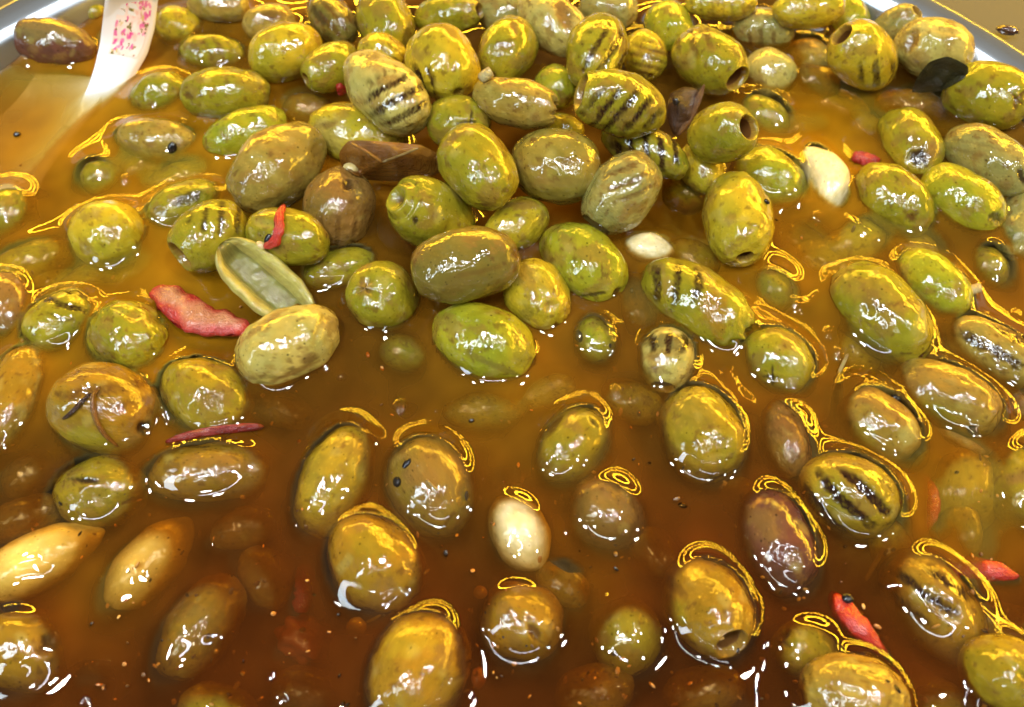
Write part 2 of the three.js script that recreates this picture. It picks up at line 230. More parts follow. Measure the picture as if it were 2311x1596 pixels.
O(1092, 772, 122, 84, 22, 2.5, 'L', 'vivid green olive afloat below the grey brown one', { sp: [[1110, 820, 90, 8, 24, 'D', 0.7, 0], [1180, 800, 30, 30, 0, 'D', 0.4, 0]] });
O(915, 797, 58, 42, 15, -6, 'L', 'small bright green olive just under the brine', {});
O(1090, 925, 110, 46, 0, -7.5, 'Y', 'yellow olive lying deep in the open brine', {});
O(758, 1082, 132, 80, 113, 0, 'Y', 'slanted olive with a dark open tip above the chunky orange one', { hole: 0.3, t: 8, sp: [[790, 1010, 40, 30, 0, 'B', 0.4, 0], [740, 1080, 70, 60, 20, 'D', 0.35, 0]] });
O(975, 1096, 118, 98, 62, -1, 'D', 'dark olive with two black peppercorns on its top', { sp: [[985, 1080, 80, 70, 0, 'B', 0.45, 0]] });
O(1315, 590, 108, 78, 42, 4, 'L', 'smooth yellow green olive at the edge of the heap', { sp: [[1340, 662, 30, 5, -8, 'C', 0.85, 0.02], [1230, 560, 10, 50, -20, 'R', 0.5, 0.01]] });
O(1214, 668, 84, 70, 60, 3.5, 'Y', 'freckled yellow olive with a puckered pit', { t: 25, sp: [[1240, 690, 18, 14, -20, 'B', 0.55, 0.1], [1190, 705, 20, 16, 0, 'D', 0.6, 0], [1225, 640, 40, 14, 20, 'B', 0.25, 0]], w: 0.25 });
O(1577, 686, 146, 78, 33, 2.5, 'G', 'longest olive with a peeled orange patch and a torn end', { t: 10, hole: 0.44, jag: 1, g: [92, 46, 0.36, 1530, 640, 80, 50, 0.75], sp: [[1610, 690, 40, 32, 40, 'O', 0.95, 0.05], [1615, 715, 18, 50, -10, 'O', 0.9, 0.03]] });
O(1340, 768, 54, 46, 70, -3, 'L', 'little sunken green olive with a black seed on it', {});
O(1505, 812, 72, 64, 98, 0, 'W', 'pinkish pale olive with scorched top and an open base', { t: 24, hole: 0.48, sp: [[1500, 770, 60, 20, 5, 'C', 0.6, 0], [1495, 800, 40, 14, 0, 'R', 0.45, 0], [1485, 835, 24, 12, 10, 'P', 0.4, 0]], g: [95, 34, 0.4, 1510, 775, 60, 26, 0.8] });
O(1293, 1004, 98, 72, -48, 0.5, 'G', 'green olive with pale specks ringed by amber film', { sp: [[1252, 960, 34, 10, -52, 'R', 0.65, 0.02], [1338, 955, 18, 8, 45, 'C', 0.85, 0.04]] });
O(1580, 980, 112, 94, 66, 1, 'G', 'broad lumpy green olive above the striped one', { sp: [[1570, 930, 60, 50, 0, 'D', 0.4, 0.02], [1580, 1030, 60, 40, 0, 'O', 0.35, 0]], w: 0.4 });
O(1754, 814, 84, 70, 35, 1, 'G', 'green olive with a black split on its near side', { sp: [[1742, 850, 22, 4, 4, 'C', 0.9, 0.04], [1744, 852, 4, 24, 0, 'C', 0.9, 0.04], [1800, 810, 24, 40, 0, 'W', 0.4, 0]] });
O(1738, 658, 54, 48, 40, -3, 'G', 'small round olive awash beside the peeled one', {});
O(1988, 710, 132, 86, 46, 2.5, 'G', 'large green olive with faint scorch in the amber swirls', { sp: [[1965, 660, 70, 34, 20, 'B', 0.4, 0], [2000, 690, 60, 5, -12, 'R', 0.4, 0.02], [2075, 720, 22, 60, 20, 'W', 0.35, 0]] });
O(2102, 642, 98, 64, 40, 2, 'L', 'bright green olive with a cream stalk stub', { sp: [[2095, 655, 16, 9, 0, 'B', 0.5, 0]] });
O(2222, 604, 54, 46, 45, -2, 'G', 'small pale green olive awash behind the stub', {});
O(1852, 604, 84, 62, 25, -6.5, 'Y', 'yellow olive sunk under the amber swirls', {});
O(2242, 796, 112, 62, 32, 1, 'T', 'tan olive with long dark burn streaks by the frame edge', { g: [32, 52, 0.42, 2240, 790, 110, 50, 0.75], sp: [[2180, 790, 30, 30, 0, 'W', 0.4, 0]] });
O(2136, 896, 122, 72, 26, 0.5, 'T', 'tan brown olive with a green patch and a black seed', { sp: [[2110, 925, 60, 16, 26, 'G', 0.8, 0.02], [2120, 870, 100, 34, 20, 'B', 0.45, 0]] });
O(1980, 962, 98, 74, 38, 1, 'T', 'green tan olive with a dark notch by the straw', { sp: [[1915, 960, 16, 13, 0, 'C', 0.7, 0.03], [1990, 920, 60, 14, 30, 'B', 0.5, 0], [1950, 985, 40, 30, 30, 'G', 0.6, 0], [2045, 980, 20, 36, 20, 'W', 0.6, 0]] });
O(1766, 992, 92, 58, 72, 0, 'B', 'narrow brown olive joined by film to the lumpy green one', { sp: [[1770, 960, 34, 30, 0, 'R', 0.4, 0], [1755, 1030, 30, 40, 0, 'O', 0.4, 0]], w: 0.3 });
O(1912, 798, 66, 72, 90, -8, 'Y', 'yellow olive beneath the floating straw', {});
O(1914, 1118, 116, 90, 24, 1.5, 'G', 'green olive with four bold black grill bars', { g: [49, 50, 0.44, 1905, 1130, 105, 72, 1] });
O(2296, 1098, 92, 70, 75, 0, 'G', 'green olive cut by the frame edge under curled film', { sp: [[2300, 1080, 30, 12, 0, 'B', 0.6, 0.03]] });
O(2150, 1110, 60, 100, 90, -8, 'Y', 'big yellow olive deep below the striped one', {});
// near field
O(458, 1412, 128, 78, -56, -2.3, 'O', 'orange green olive with a beaded edge in dark brine', { sp: [[450, 1420, 60, 60, 0, 'D', 0.5, 0]] });
O(66, 1466, 112, 92, 12, -1.5, 'O', 'orange olive with a dark notch at the frame edge', { sp: [[110, 1450, 28, 24, 20, 'C', 0.75, 0.16], [95, 1468, 20, 12, 0, 'R', 0.7, 0.06]] });
O(492, 1606, 92, 62, 8, -1, 'G', 'olive just entering the near frame edge', {});
O(848, 1272, 122, 100, 42, 0, 'O', 'chunky orange olive with streaks of film', { sp: [[880, 1320, 16, 26, -10, 'B', 0.6, 0], [840, 1230, 60, 30, 20, 'G', 0.4, 0]] });
O(945, 1510, 134, 112, 118, 0, 'O', 'big yellow orange olive with burnt edge at the near frame', { sp: [[1040, 1470, 18, 60, -4, 'R', 0.75, 0.02], [920, 1450, 60, 40, 0, 'Y', 0.4, 0]] });
O(1366, 1160, 90, 80, 30, -1.8, 'B', 'round brown olive with a flat wet top', { sp: [[1350, 1150, 60, 50, 0, 'D', 0.4, 0]] });
O(1176, 1402, 96, 88, 10, -1.5, 'O', 'orange olive with a pinkish torn cavity', { sp: [[1205, 1425, 14, 30, -25, 'R', 0.85, 0.12]] });
O(1412, 1436, 84, 84, 70, -2.4, 'G', 'green orange olive under a bow shaped film', { sp: [[1370, 1440, 30, 14, 10, 'B', 0.4, 0.02], [1410, 1500, 60, 30, 0, 'O', 0.6, 0]] });
O(1593, 1364, 122, 96, 58, 0.5, 'O', 'orange olive with a deep heart shaped hole', { t: 42, hole: 0.42, sp: [[1520, 1320, 40, 14, 40, 'R', 0.5, 0.03], [1520, 1385, 40, 30, 50, 'G', 0.6, 0]] });
O(1747, 1220, 124, 84, 66, 0, 'P', 'speckled plum purple olive afloat beside the striped one', { sp: [[1730, 1190, 50, 50, 0, 'B', 0.35, 0]] });
O(2106, 1372, 142, 92, 56, 0, 'O', 'large amber olive with two rough scorched bands', { t: -8, g: [38, 52, 0.42, 2090, 1340, 105, 66, 0.85], sp: [[2040, 1390, 50, 20, 40, 'D', 0.6, 0.02]] });
O(1820, 1468, 80, 68, 200, 0, 'G', 'green olive with a puckered star near the big tan one', { t: 50, star: 1, sp: [[1770, 1440, 24, 10, -40, 'C', 0.6, 0.06]] });
O(1922, 1570, 116, 92, 15, 2, 'T', 'orange tan olive with a rough blister at the near frame', { sp: [[1920, 1560, 30, 12, 20, 'W', 0.5, 0.06]], w: 0.5 });
O(2258, 1516, 90, 84, 20, 3, 'G', 'pale green olive with a brown star crack in the near corner', { t: 48, star: 1 });
O(2102, 1574, 70, 46, 5, -2, 'Y', 'yellow olive awash at the near frame edge', {});
// garlic
GC(1858, 402, 96, 45, 66, 2.5, 'thick white garlic slice curved like a half moon', { bend: 0.34 });
GC(1462, 562, 54, 36, 8, 1, 'small white garlic clove between the yellow green and peeled olives', { tip: 0.15 });
GC(1170, 1200, 90, 66, 62, -0.5, 'round cream garlic clove beside the flat brown olive', { tip: 0.05 });
GC(88, 1268, 136, 68, -26, -1.4, 'long garlic clove with yellow light put into its colour at the frame edge', { tip: 0.1, hue: 'J' });
GC(338, 1272, 118, 66, -48, -7.2, 'drowned garlic clove in amber brine with yellow light put into its colour', { tip: 0.1, hue: 'J' });
O(1268, 1318, 66, 46, 30, -7, 'O', 'orange olive glimpsed under the brine beyond the torn orange one', {});
O(1592, 1556, 96, 54, -8, -7.5, 'O', 'orange olive sunk at the near frame edge below the heart holed one', {});
O(248, 1490, 50, 40, 10, -8.5, 'R', 'reddish olive lost in the dark brine beside the notched orange one', {});
O(2272, 1408, 80, 46, 12, -5.6, 'T', 'tan ribbed olive awash at the frame edge beyond the near corner one', {});
O(1925, 548, 78, 50, -30, -6, 'Y', 'yellow olive beneath the amber swirls beside the garlic slice', {});
O(200, 640, 74, 44, -30, -6.5, 'Y', 'yellow olive under the brine before the lone round one', {});
O(2168, 1196, 62, 48, 80, -7, 'G', 'green olive deep in the brine below the big yellow one', {});
O(640, 925, 70, 42, 20, -9, 'O', 'orange olive faint in the open brine below the creamy one', {});
O(1235, 880, 80, 46, -20, -8.5, 'Y', 'yellow olive faint in the open brine below the vivid green one', {});
O(300, 118, 60, 42, 15, -6, 'O', 'orange olive glimmering under the brine before the ladle handle', {});
O(330, 385, 62, 44, -20, -7, 'Y', 'yellow olive under the brine beside the small green one', {});
O(118, 640, 70, 48, 20, -8, 'Y', 'yellow olive under the brine by the brown edge olive', {});
O(700, 250, 60, 40, 10, -5.5, 'O', 'orange olive awash between the bright slender and wide pale ones', {});
O(1790, 300, 66, 46, -10, -6.5, 'O', 'orange olive sunk beyond the garlic slice', {});
O(1950, 300, 60, 42, 30, -7, 'Y', 'yellow olive sunk before the burnt cavity olive', {});
O(1800, 555, 76, 50, 35, -7.5, 'G', 'green olive sunk in the brine beside the square holed one', {});
O(1560, 585, 66, 44, 20, -7, 'Y', 'yellow olive sunk beside the small white clove', {});
O(2060, 560, 60, 40, 20, -6.5, 'Y', 'yellow olive sunk behind the bright green stubbed one', {});
O(1430, 690, 72, 46, 70, -8, 'O', 'orange olive sunk between the edge of the heap and the peeled one', {});
O(1420, 905, 78, 50, 20, -8, 'Y', 'yellow olive sunk between the pinkish and specked olives', {});
O(1690, 1130, 66, 46, 30, -8, 'O', 'orange olive sunk between the lumpy and the striped ones', {});
O(1480, 1250, 70, 52, 50, -8.5, 'O', 'orange olive sunk between the flat brown and heart holed ones', {});
O(600, 1300, 80, 56, 60, -9, 'O', 'orange olive sunk in the dark between the drowned clove and the chunky one', {});
O(700, 1560, 86, 54, 10, -8.5, 'R', 'brown olive sunk at the near frame edge beside the burnt edged one', {});
O(1340, 1560, 90, 60, -10, -8.5, 'O', 'orange olive sunk at the near frame edge below the bow film one', {});
O(2010, 1240, 70, 46, 80, -8, 'Y', 'yellow olive sunk beneath the sunken straw', {});
O(60, 1170, 80, 50, -20, -8, 'O', 'orange olive sunk above the long garlic clove', {});
O(560, 1190, 84, 50, -15, -8.5, 'O', 'orange olive sunk below the long orange brown one', {});
O(1700, 780, 60, 44, 30, -7.5, 'Y', 'yellow olive sunk behind the black split one', {});
O(2060, 800, 70, 46, -20, -7.5, 'O', 'orange olive sunk below the large green one', {});

// place an item: its centre on the ray of (px, py) at the level h; its long axis lies level unless it is tilted
function place(it) {
  const c = it.c = at(it.px, it.py, it.h), toV = it.v = CAM.clone().sub(c).normalize(), s = it.s = pxSize(c);
  const r = RT.clone().addScaledVector(toV, -RT.dot(toV)).normalize(), d = r.clone().cross(toV).normalize();   // d points down in the picture
  it.r = r; it.d = d;
  const ca = Math.cos(it.ang * D2R), sa = Math.sin(it.ang * D2R), img = r.clone().multiplyScalar(ca).addScaledVector(d, sa);
  let axis;
  if (it.o.t !== undefined) axis = img.clone().multiplyScalar(Math.cos(it.o.t * D2R)).addScaledVector(toV, Math.sin(it.o.t * D2R));
  else axis = at(it.px + 20 * ca, it.py + 20 * sa, it.h).sub(c).normalize();
  const b = it.B = it.b * s, sh = Math.sqrt(1 - axis.dot(toV) ** 2);
  it.L = clamp(Math.sqrt(Math.max((it.a * s) ** 2 - b * b * (1 - sh * sh), b * b * 0.3)) / sh, b * 1.0, b * 2.1);
  const y = toV.clone().addScaledVector(axis, -toV.dot(axis)).normalize();
  it.m = new THREE.Matrix4().makeBasis(axis, y, axis.clone().cross(y)); it.inv = it.m.clone().invert();
}
items.forEach((it, i) => { it.i = i; it.h0 = it.h; place(it); });
// neighbours that would run into each other slide apart along their own lines of sight
const extent = (it, n) => { const q = n.clone().transformDirection(it.inv); return Math.hypot(it.L * q.x, it.B * q.y, it.B * q.z) * 0.92; };
for (let pass = 0; pass < 60; pass++) {
  for (let i = 0; i < items.length; i++) for (let j = 0; j < i; j++) {
    const A = items[i], B = items[j], d = A.c.clone().sub(B.c), dist = d.length();
    if (dist > A.L + B.L || (A.h < -0.0075 && B.h < -0.0075)) continue;
    let gap = -1; const n0 = d.clone().normalize();
    for (const k of [0, 0.35, -0.35]) for (const ax of [V(1, 0, 0), V(0, 1, 0), V(0, 0, 1)]) {
      const n = n0.clone().addScaledVector(ax, k).normalize(); gap = Math.max(gap, Math.abs(d.dot(n)) - extent(A, n) - extent(B, n));
    }
    if (gap >= -0.0004) continue;
    const [f, b] = A.h0 > B.h0 ? [A, B] : [B, A], push = Math.min(-gap, 0.002) * 0.5, drowned = b.h0 < -0.005;
    if (!drowned) f.h = Math.min(f.h + push * 0.7, f.h0 + (f.h0 > 0.0055 ? 0.012 : 0.0035));
    b.h = Math.max(b.h - push * (drowned ? 0.9 : 0.35), drowned ? Math.min(-0.0105, b.h0) : b.h0 - 0.004);
  }
  items.forEach(place);
}

function colorAt(it, w) {                         // w: place offset from the centre (metres, world axes) -> [r, g, b], dent (metres)
  const u = it.px + w.dot(it.r) / it.s, v = it.py + w.dot(it.d) / it.s, front = w.dot(it.v) / it.B, c = [...HUE[it.hue]];
  if (it.kind === 'olive' && it.py > 850 && it.hue !== 'P' && it.hue !== 'B') for (let k = 0; k < 3; k++) c[k] += (HUE.O[k] * 1.05 - c[k]) * 0.4;
  const q = w.clone().multiplyScalar(1 / it.B), e = it.i * 3.7;
  const n1 = noise(q.x * 1.3 + e, q.y * 1.3, q.z * 1.3), n2 = noise(q.x * 4 + e, q.y * 4 + 5, q.z * 4), n3 = noise(q.x * 11, q.y * 11 + e, q.z * 11);
  const warm = it.kind === 'garlic' ? 0.06 : 0.24;
  c[0] *= 1 + warm * n1 + 0.10 * n2 + 0.05 * n3; c[1] *= 1 + 0.4 * warm * n1 + 0.12 * n2 + 0.05 * n3; c[2] *= 1 + 0.3 * n2;
  const mix = (t, k) => { for (let i = 0; i < 3; i++) c[i] += (t[i] - c[i]) * k; };
  if (it.kind === 'olive') { mix(HUE.B, 0.55 * smooth(0.14, 0.4, noise(q.x * 1.7 + e, q.y * 1.7 + 9, q.z * 1.7) + 0.3 * n3)); mix(HUE.R, 0.55 * smooth(0.42, 0.5, noise(q.x * 5, q.y * 5 + e, q.z * 5) + 0.15 * n3)); mix(HUE.W, 0.35 * smooth(0.3, 0.6, noise(q.x * 2.2, q.y * 2.2 + e, q.z * 2.2))); }
  let dent = 0;
  for (const [x, y, rx, ry, ang, hue, k, dd] of front > -0.25 ? it.o.sp ?? [] : []) {
    const ca = Math.cos(ang * D2R), sa = Math.sin(ang * D2R), X = ((u - x) * ca + (v - y) * sa) / rx, Y = (-(u - x) * sa + (v - y) * ca) / ry;
    const r = Math.hypot(X, Y) + 0.35 * n2 + 0.3 * n3;
    mix(HUE[hue], k * smooth(1.15, 0.6, r)); dent += dd * it.B * smooth(1.3, 0.1, Math.hypot(X, Y) + 0.15 * n3);
  }
  if (it.o.g && front > -0.1) {
    const [ang, per, duty, x, y, rx, ry, k] = it.o.g, sa = Math.sin(ang * D2R), ca = Math.cos(ang * D2R), X = u - x, Y = v - y;
    const across = (-X * sa + Y * ca) / per + 0.16 * n1 + 0.08 * n2, f = Math.abs(across - Math.round(across)) * 2;
    const mask = smooth(1.15, 0.75, Math.hypot(X / rx, Y / ry) + 0.3 * n2), bar = smooth(duty + 0.09, duty - 0.07, f + 0.16 * n3 + 0.1 * n2) * mask;
    mix(k > 0.65 ? CHAR : CHARB, bar * clamp(k * (1.1 + 0.7 * n3 + 0.3 * n2))); dent += bar * 0.03 * it.B * k;
  }
  return [c.map(x => Math.max(x, 0.002)), dent];
}
function oliveGeo(it) {
  const { L, B, o } = it, e = it.i * 5.3, n = it.kind === 'garlic' ? 2 : 2.05 + 0.3 * ((it.i * 0.618) % 1), asym = (((it.i * 0.37) % 1) - 0.5) * 0.16, big = it.a > 60 ? 1 : 0.7;
  const NU = Math.round(72 * big), NV = Math.round(96 * big), hole = o.hole, pw = x => Math.sign(x) * Math.abs(x) ** (2 / n), w = V(0, 0, 0);
  const th0 = hole ? Math.asin(Math.min(0.95, hole) ** (n / 2)) : 0.002;
  const raw = (th, ph) => {
    const c = Math.cos(th), s = Math.sin(th); let x = L * pw(c), r = B * pw(Math.max(s, 0)) * (1 + asym * c);
    const y = r * Math.cos(ph), z = r * Math.sin(ph), q = [x / B, y / B, z / B];
    let k = 1 + 0.08 * noise(q[0] * 1.1 + e, q[1] * 1.1, q[2] * 1.1) + 0.022 * noise(q[0] * 3, q[1] * 3 + e, q[2] * 3);
    if (it.kind === 'olive') k += 0.0045 * noise(q[0] * 7 + e, q[1] * 7, q[2] * 7) + 0.0022 * noise(q[0] * 14, q[1] * 14 + e, q[2] * 14);
    if (it.kind === 'garlic') k += 0.03 * Math.cos(ph * 3 + e) * s;
    const wr = it.kind === 'olive' ? (o.w ?? ((it.i * 7) % 5 === 0 ? 0.3 : 0)) : 0;
    if (wr) k += wr * 0.06 * (0.5 - Math.abs(noise(q[0] * 1.2, q[1] * 3 + e, q[2] * 3)) * 2);
    if (o.tip) x += o.tip * L * Math.exp(-((th / 0.3) ** 2));
    if (o.star) { const p = Math.exp(-((th / 0.42) ** 2)); x -= L * 0.16 * p * (0.45 + 0.55 * Math.abs(Math.cos(ph * 1.5 + 0.4 + 0.3 * noise(q[1] * 3, q[2] * 3, e))) ** 6 + 0.2 * noise(q[1] * 4, q[2] * 4, e)); }
    if (o.dim) x -= L * (0.14 * Math.exp(-((th / 0.16) ** 2)) - 0.05 * Math.exp(-(((th - 0.32) / 0.1) ** 2)) + 0.06 * Math.exp(-(((th - 0.5) / 0.1) ** 2)));
    if (o.jag && th < th0 + 0.4) x -= L * 0.14 * Math.max(0, 1 - (th - th0) / 0.4) * (0.5 + noise(Math.cos(ph) * 2.2, Math.sin(ph) * 2.2, e));
    const p = V(x, y, z).multiplyScalar(k);
    if (o.bend) p.z += o.bend * (p.x * p.x / L - L * 0.35);
    return p;
  };
  const ext = hole ? 3 : 0, cols = [];
  const pos = (i, j) => {
    const ph = j / NV * Math.PI * 2;
    let th = th0 + (Math.max(0, i - ext) / NU) * (Math.PI - 0.002 - th0), p;
    if (hole) { const t = Math.max(0, i - ext) / NU; th = th0 + t * (0.35 + 0.65 * t) * (Math.PI - 0.002 - th0); }
    p = raw(th, ph);
    if (i < ext) { const k = [0.78, 0.86, 0.95][i], bx = [-0.22, -0.07, 0.0][i]; p.y *= k; p.z *= k; p.x += bx * B; }
    w.copy(p).transformDirection(it.m).multiplyScalar(p.length());
    const [c, dent] = colorAt(it, w);
    if (i < ext) { const f = [0.9, 0.6, 0.25][i]; for (let q = 0; q < 3; q++) c[q] += ([0.3, 0.16, 0.03][q] - c[q]) * f; }
    if (!hole && !o.star && !o.dim && it.kind === 'olive' && it.i % 3) { const f = 0.8 * smooth(0.16, 0.08, th + 0.05 * noise(p.y / B * 9, p.z / B * 9, e)); for (let q = 0; q < 3; q++) c[q] += (HUE.R[q] - c[q]) * f; p.x -= 0.05 * L * smooth(0.2, 0.02, th); }
    if (o.star) { const f = smooth(0.34, 0.05, th) * 0.75; for (let q = 0; q < 3; q++) c[q] += (HUE.B[q] - c[q]) * f; }
    if (o.dim) { const f = smooth(0.16, 0.04, th) * 0.8; for (let q = 0; q < 3; q++) c[q] += (HUE.R[q] - c[q]) * f; }
    cols.push(...c);
    return p.multiplyScalar(1 - dent / p.length());
  };
  const rows = NU + ext; let k = 0;
  const g = surface(rows, NV, (u, v) => pos(Math.round(u * rows), Math.round(v * NV)), true);
  g.setAttribute('color', new THREE.Float32BufferAttribute(cols, 3));
  const uv = g.attributes.uv, off = (it.i * 0.173) % 1; for (let i = 0; i < uv.count; i++) uv.setXY(i, uv.getX(i) * L * 3 / 0.05 + off, uv.getY(i) * Math.round(B * 6.28 / 0.05 + 0.3) + off * 3);
  let pit = null;
  if (hole) pit = surface(9, 32, (u, v) => {
    const p = raw(th0, v * Math.PI * 2), t = u * 9, k = t < 1 ? 0.79 : t > 7.5 ? Math.max(0.01, 0.62 * (9 - t) / 1.5) : 0.79 - 0.024 * (t - 1);
    return V(p.x - 0.21 * B - L * Math.min(0.8, u * 1.0) * (o.jag ? 0.5 : 1), p.y * k, p.z * k);
  }, true);
  return [g, pit];
}
for (const it of items) {
  const [geo, pit] = oliveGeo(it), mat = it.kind === 'garlic' ? M.garlic : it.o.w ? M.wrinkled : M.olive;
  let t;
  if (pit) { t = group('olive', it.c); mesh('flesh', geo, mat, t); mesh('pit_hole', pit, M.pit, t); }
  else { t = mesh(it.kind === 'garlic' ? 'garlic_clove' : 'olive', geo, mat); t.position.copy(it.c); }
  t.quaternion.setFromRotationMatrix(it.m); it.t = t;
  tag(t, it.label, it.kind === 'garlic' ? 'garlic clove' : 'olive', it.kind === 'garlic' ? 'garlic cloves in the brine' : 'grilled olives in the bowl');
}

// ---------------------------------------------------------------- white ladle with a printed handle
{
  const g = group('ladle', at(225, 215, 0)), base = g.position;
  const S = [[300, -70, 58, 30], [293, -20, 57, 22], [286, 40, 57, 15], [274, 100, 52, 8.5], [252, 155, 42, 4], [228, 203, 34, 0.2], [196, 246, 26, -3.6], [160, 290, 20, -6.5]];
  const rib = (t, k) => { const f = t * (S.length - 1), i = Math.min(S.length - 2, Math.floor(f)), a = f - i, A = S[i], B = S[i + 1], q = A.map((x, n) => x + (B[n] - x) * a); return at(q[0] + q[2] * k, q[1] + 7 * k, (q[3] - 4.5 * k * (1 - t)) * mm); };
  const top = (t, k, up) => { const kk = clamp(k, -1, 1), over = Math.abs(k) > 1 ? 1 : 0; const p = rib(t, kk); p.y += up - over * 0.0035 + 0.0006 * (1 - kk * kk); return p.sub(base); };
  const edge = x => Math.sign(x) * Math.min(Math.abs(x) * 1.25, 1) ;
  mesh('handle', surface(24, 28, (u, v) => { const ph = v * Math.PI * 2, k = Math.cos(ph), y = Math.sin(ph); const p = top(u, Math.sign(k) * Math.abs(k) ** 0.45, 0); p.y += 0.0018 * Math.sign(y) * Math.abs(y) ** 0.5 - 0.0018; return p; }, true), M.plastic, g);
  const cv = document.createElement('canvas'); cv.width = 256; cv.height = 512; const x = cv.getContext('2d');
  x.fillStyle = '#ecd6d0'; x.fillRect(0, 0, 256, 512);
  const blot = (col, n, r0, r1, al) => { x.fillStyle = col; for (let i = 0; i < n; i++) { x.globalAlpha = al * rr(0.5, 1); const bx = rr(0, 256), by = rr(0, 512), r = rr(r0, r1); for (let k = 0; k < 5; k++) { x.beginPath(); x.ellipse(bx + rr(-r, r), by + rr(-r, r), r * rr(0.4, 0.9), r * rr(0.4, 0.9), rr(0, 3), 0, 7); x.fill(); } } };
  blot('#f0e2dc', 26, 14, 30, 0.6); blot('#e8b9ae', 26, 10, 22, 0.6); blot('#d9579b', 24, 9, 20, 0.75); blot('#d23a80', 16, 5, 12, 0.8); blot('#c9b36a', 14, 6, 13, 0.7); blot('#6f6a35', 20, 5, 13, 0.85); blot('#4c4a2a', 10, 4, 8, 0.9);
  x.globalAlpha = 1; const pt = new THREE.CanvasTexture(cv); pt.colorSpace = THREE.SRGBColorSpace; pt.magFilter = THREE.LinearFilter;
  const print = surface(20, 12, (u, v) => { const p = top(u * 0.5, -0.36 + v * 1.3, 0.0002); return p; });
  { const uv = print.attributes.uv; for (let i = 0; i < uv.count; i++) uv.setXY(i, uv.getY(i), uv.getX(i)); }
  mesh('floral_print', print, new THREE.MeshPhysicalMaterial({ map: pt, roughness: 0.25, clearcoat: 0.6, clearcoatRoughness: 0.05, side: THREE.DoubleSide }), g);
  const OUT = [[240, 185, 0.5], [212, 240, -2], [160, 302, -3.6], [100, 380, -4.8], [68, 440, -6.4], [30, 500, -9], [-60, 560, -7], [-190, 540, -6], [-260, 420, -5], [-230, 270, -4], [-120, 180, -2], [0, 165, -3.4], [110, 168, -3.4], [190, 172, -2]].map(p => at(p[0], p[1], p[2] * mm));
  const loop = new THREE.CatmullRomCurve3(OUT, true), C = at(-10, 350, -0.0088);
  const dish = (u, v) => { const e = loop.getPoint(v % 1), p = C.clone().lerp(e, u); p.y = e.y * u ** 3 + (C.y) * (1 - u ** 3); return p.sub(base); };
  const rim = (u, v) => { const t = u * 2, p = t <= 1 ? dish(1 - t * 0.0, v) : dish(1, v); return p; };
  const a = surface(22, 72, (u, v) => dish(u, v), false), bk = surface(22, 72, (u, v) => dish(1 - u, v).setY(dish(1 - u, v).y - 0.0018), false), rm = surface(4, 72, (u, v) => { const p = dish(1, v), n = p.clone().sub(C.clone().sub(base)).setY(0).normalize(), s = Math.sin(u * Math.PI); p.addScaledVector(n, 0.0008 * s); p.y -= 0.0018 * u; return p; });
  mesh('ladle_bowl', mergeGeometries([a, rm, bk]), M.plastic, g);
  tag(g, 'white plastic ladle with pink floral print sunk in the brine', 'ladle');
}

// ---------------------------------------------------------------- scraps, seeds, leaves and bubbles
// the point of the nearest olive (or of the brine) seen at (px, py), lifted by off metres
function hit(px, py, off = 0) {
  const d = rayOf(px, py).normalize(); let best = (0 - CAM.y) / d.y, nrm = V(0, 1, 0);
  for (const it of items) {
    const p = CAM.clone().sub(it.c).applyMatrix4(it.inv), q = d.clone().transformDirection(it.inv);
    p.set(p.x / it.L, p.y / it.B, p.z / it.B); q.set(q.x / it.L, q.y / it.B, q.z / it.B);
    const A = q.dot(q), B = p.dot(q), C = p.dot(p) - 1, disc = B * B - A * C; if (disc <= 0) continue;
    const t = (-B - Math.sqrt(disc)) / A; if (t > 0 && t < best) { best = t; const h = p.addScaledVector(q, t); nrm = V(h.x / it.L, h.y / it.B, h.z / it.B).transformDirection(it.m); }
  }
  return { p: CAM.clone().addScaledVector(d, best).addScaledVector(nrm, off), n: nrm };
}
const tint = (c, k, p, f = 300) => { const n = k * (noise(p.x * f, p.y * f, p.z * f) + 0.5 * noise(p.x * f * 3, p.y * f * 3 + 4, p.z * f * 3)); return c.map((x, i) => Math.max(0.002, x * (1 + n * (i ? 1.2 : 0.8)))); };
const tinted = new Map(), plain = (c, rough = 0.2) => { const k = c.join() + rough; if (!tinted.has(k)) tinted.set(k, new THREE.MeshPhysicalMaterial({ color: new THREE.Color().setRGB(...c), roughness: rough, clearcoat: 0.8, clearcoatRoughness: 0.04 })); return tinted.get(k); };
